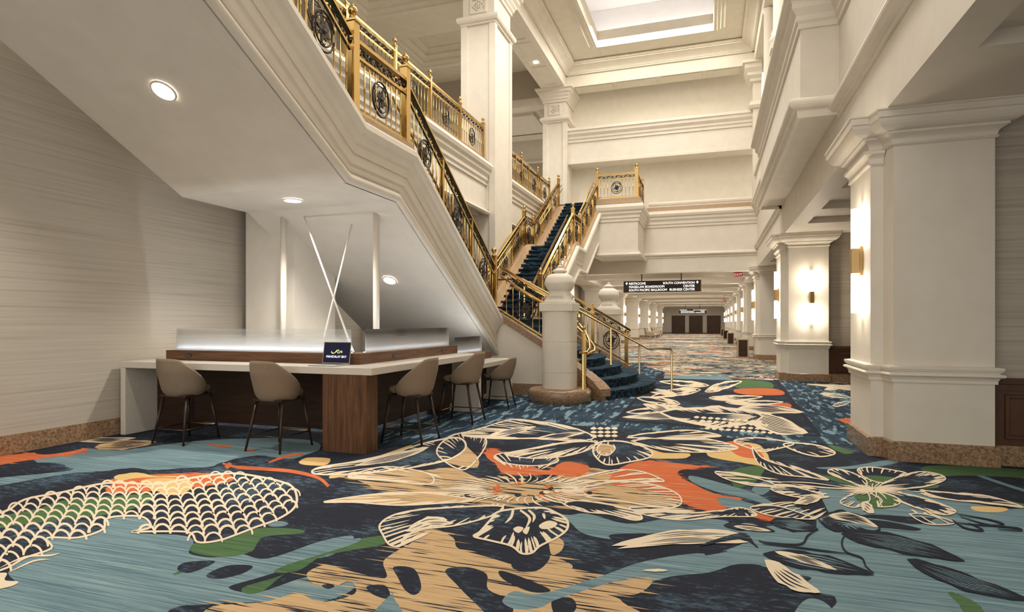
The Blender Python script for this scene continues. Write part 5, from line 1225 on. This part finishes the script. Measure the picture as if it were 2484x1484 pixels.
# lilies on the right
cx, cy = 2120, 1188
for o_, n_, f_ in (([(2095, 1180), (2050, 1165), (2010, 1148), (2020, 1138), (2060, 1145), (2100, 1165)], 20, 'navy'), ([(2080, 1140), (2110, 1134), (2160, 1140), (2200, 1150), (2180, 1165), (2140, 1172), (2100, 1160)], 24, None),
               ([(2135, 1180), (2180, 1158), (2230, 1145), (2280, 1152), (2292, 1165), (2250, 1180), (2190, 1186)], 34, 'navy'), ([(2130, 1190), (2200, 1200), (2260, 1215), (2318, 1240), (2290, 1250), (2230, 1235), (2170, 1212)], 34, 'navy'),
               ([(2110, 1195), (2150, 1198), (2185, 1215), (2170, 1228), (2130, 1230), (2140, 1215)], 16, 'green'), ([(2095, 1190), (2050, 1208), (2040, 1222), (2075, 1232), (2110, 1215)], 16, None),
               ([(2240, 1192), (2320, 1198), (2400, 1205), (2484, 1232), (2400, 1222), (2300, 1212)], 30, 'navy'), ([(2210, 1250), (2240, 1248), (2300, 1262), (2310, 1272), (2250, 1272)], 6, None),
               ([(1735, 1145), (1780, 1150), (1850, 1165), (1880, 1180), (1820, 1178), (1760, 1162)], 24, None), ([(1870, 1186), (1900, 1178), (1960, 1190), (2000, 1206), (1960, 1210), (1900, 1200)], 24, 'navy'),
               ([(1820, 1232), (1880, 1228), (1940, 1245), (1975, 1260), (1920, 1258), (1860, 1250)], 18, 'navy')): bloom(o_, (cx, cy), n_, f_, 3.4, 3, (.06, .3))
zq_ = lay()
for i in range(26):
    a = i*2*math.pi/26; r = random.uniform(.5, 1)
    stroke([(cx, cy), (cx+60*r*math.cos(a), cy+14*r*math.sin(a)), (cx+125*r*math.cos(a+.1), cy+26*r*math.sin(a+.1))], 3.2, 'cream', (.9, .05), zq_)
stroke([(2110, 1188), (2000, 1184), (1920, 1174)], 4, 'cream', (.9, .1)); stroke([(1880, 1170), (1960, 1172), (2040, 1182)], 3, 'cream', (.2, .6))
hatchpatch((1995, 1205), (1925, 1222), 13, 0, 5); hatchpatch((2090, 1220), (2120, 1246), 10, 0, 3)
# dark lily and its stem lower right
petal((1985, 1260), (2135, 1285), 34, -4, 'teal', 'line', 6, 12, .7, 4)
hatchpatch((2010, 1252), (2130, 1280), 13, -8, 8, 'cream')
hatchpatch((1870, 1265), (1985, 1285), 20, 0, 7, 'navy', 'teal'); hatchpatch((1755, 1275), (1880, 1290), 14, -4, 3, 'navy', 'cream'); hatchpatch((1780, 1278), (1870, 1290), 6, 0, 2, 'cream')
hatchpatch((2040, 1295), (2340, 1362), 26, -6, 9, 'line', 'teal', 1.6); hatchpatch((2200, 1358), (2500, 1458), 22, 8, 8, 'line', 'teal', 1.8)
hatchpatch((1850, 1345), (2120, 1395), 28, -4, 6, 'line', 'teal', 3); hatchpatch((1880, 1340), (2030, 1385), 9, -3, 5, 'cream', 'line'); hatchpatch((1855, 1360), (1990, 1440), 20, 10, 4, 'cream', 'line', 4)
for q in ([(2055, 1292), (2042, 1315), (2052, 1340), (2090, 1355), (2100, 1375), (2120, 1392)], [(1985, 1285), (1960, 1300), (1940, 1322), (1860, 1318), (1840, 1312)], [(1850, 1320), (1940, 1330), (2000, 1338), (2060, 1345)],
          [(2320, 1248), (2400, 1262), (2435, 1275), (2380, 1275), (2310, 1268)], [(2330, 1255), (2400, 1275), (2465, 1282), (2475, 1288), (2420, 1285)], [(2310, 1262), (2340, 1282), (2385, 1288), (2350, 1270)]): stroke(q, 5, 'line', (.4, .4))
# panels between the right columns
poly('blue', [(1900, 925), (2068, 932), (2068, 1030), (1945, 924)], False)
for B, T, w_, b_, n_ in (((2000, 945), (2064, 935), 6, 0, 4), ((1990, 955), (2064, 965), 7, 0, 4), ((2020, 985), (2064, 975), 6, 0, 3)): petal(B, T, w_, b_, 'teal', 'cream', 3, n_)
poly('orange', [(2030, 1018), (2066, 1014), (2066, 1036)], False); poly('cream', [(1960, 932), (2068, 936), (2068, 948), (2010, 940)], ragged=.6)
struct(cpt.build('floor', [YN[k] for k in KEYS]))
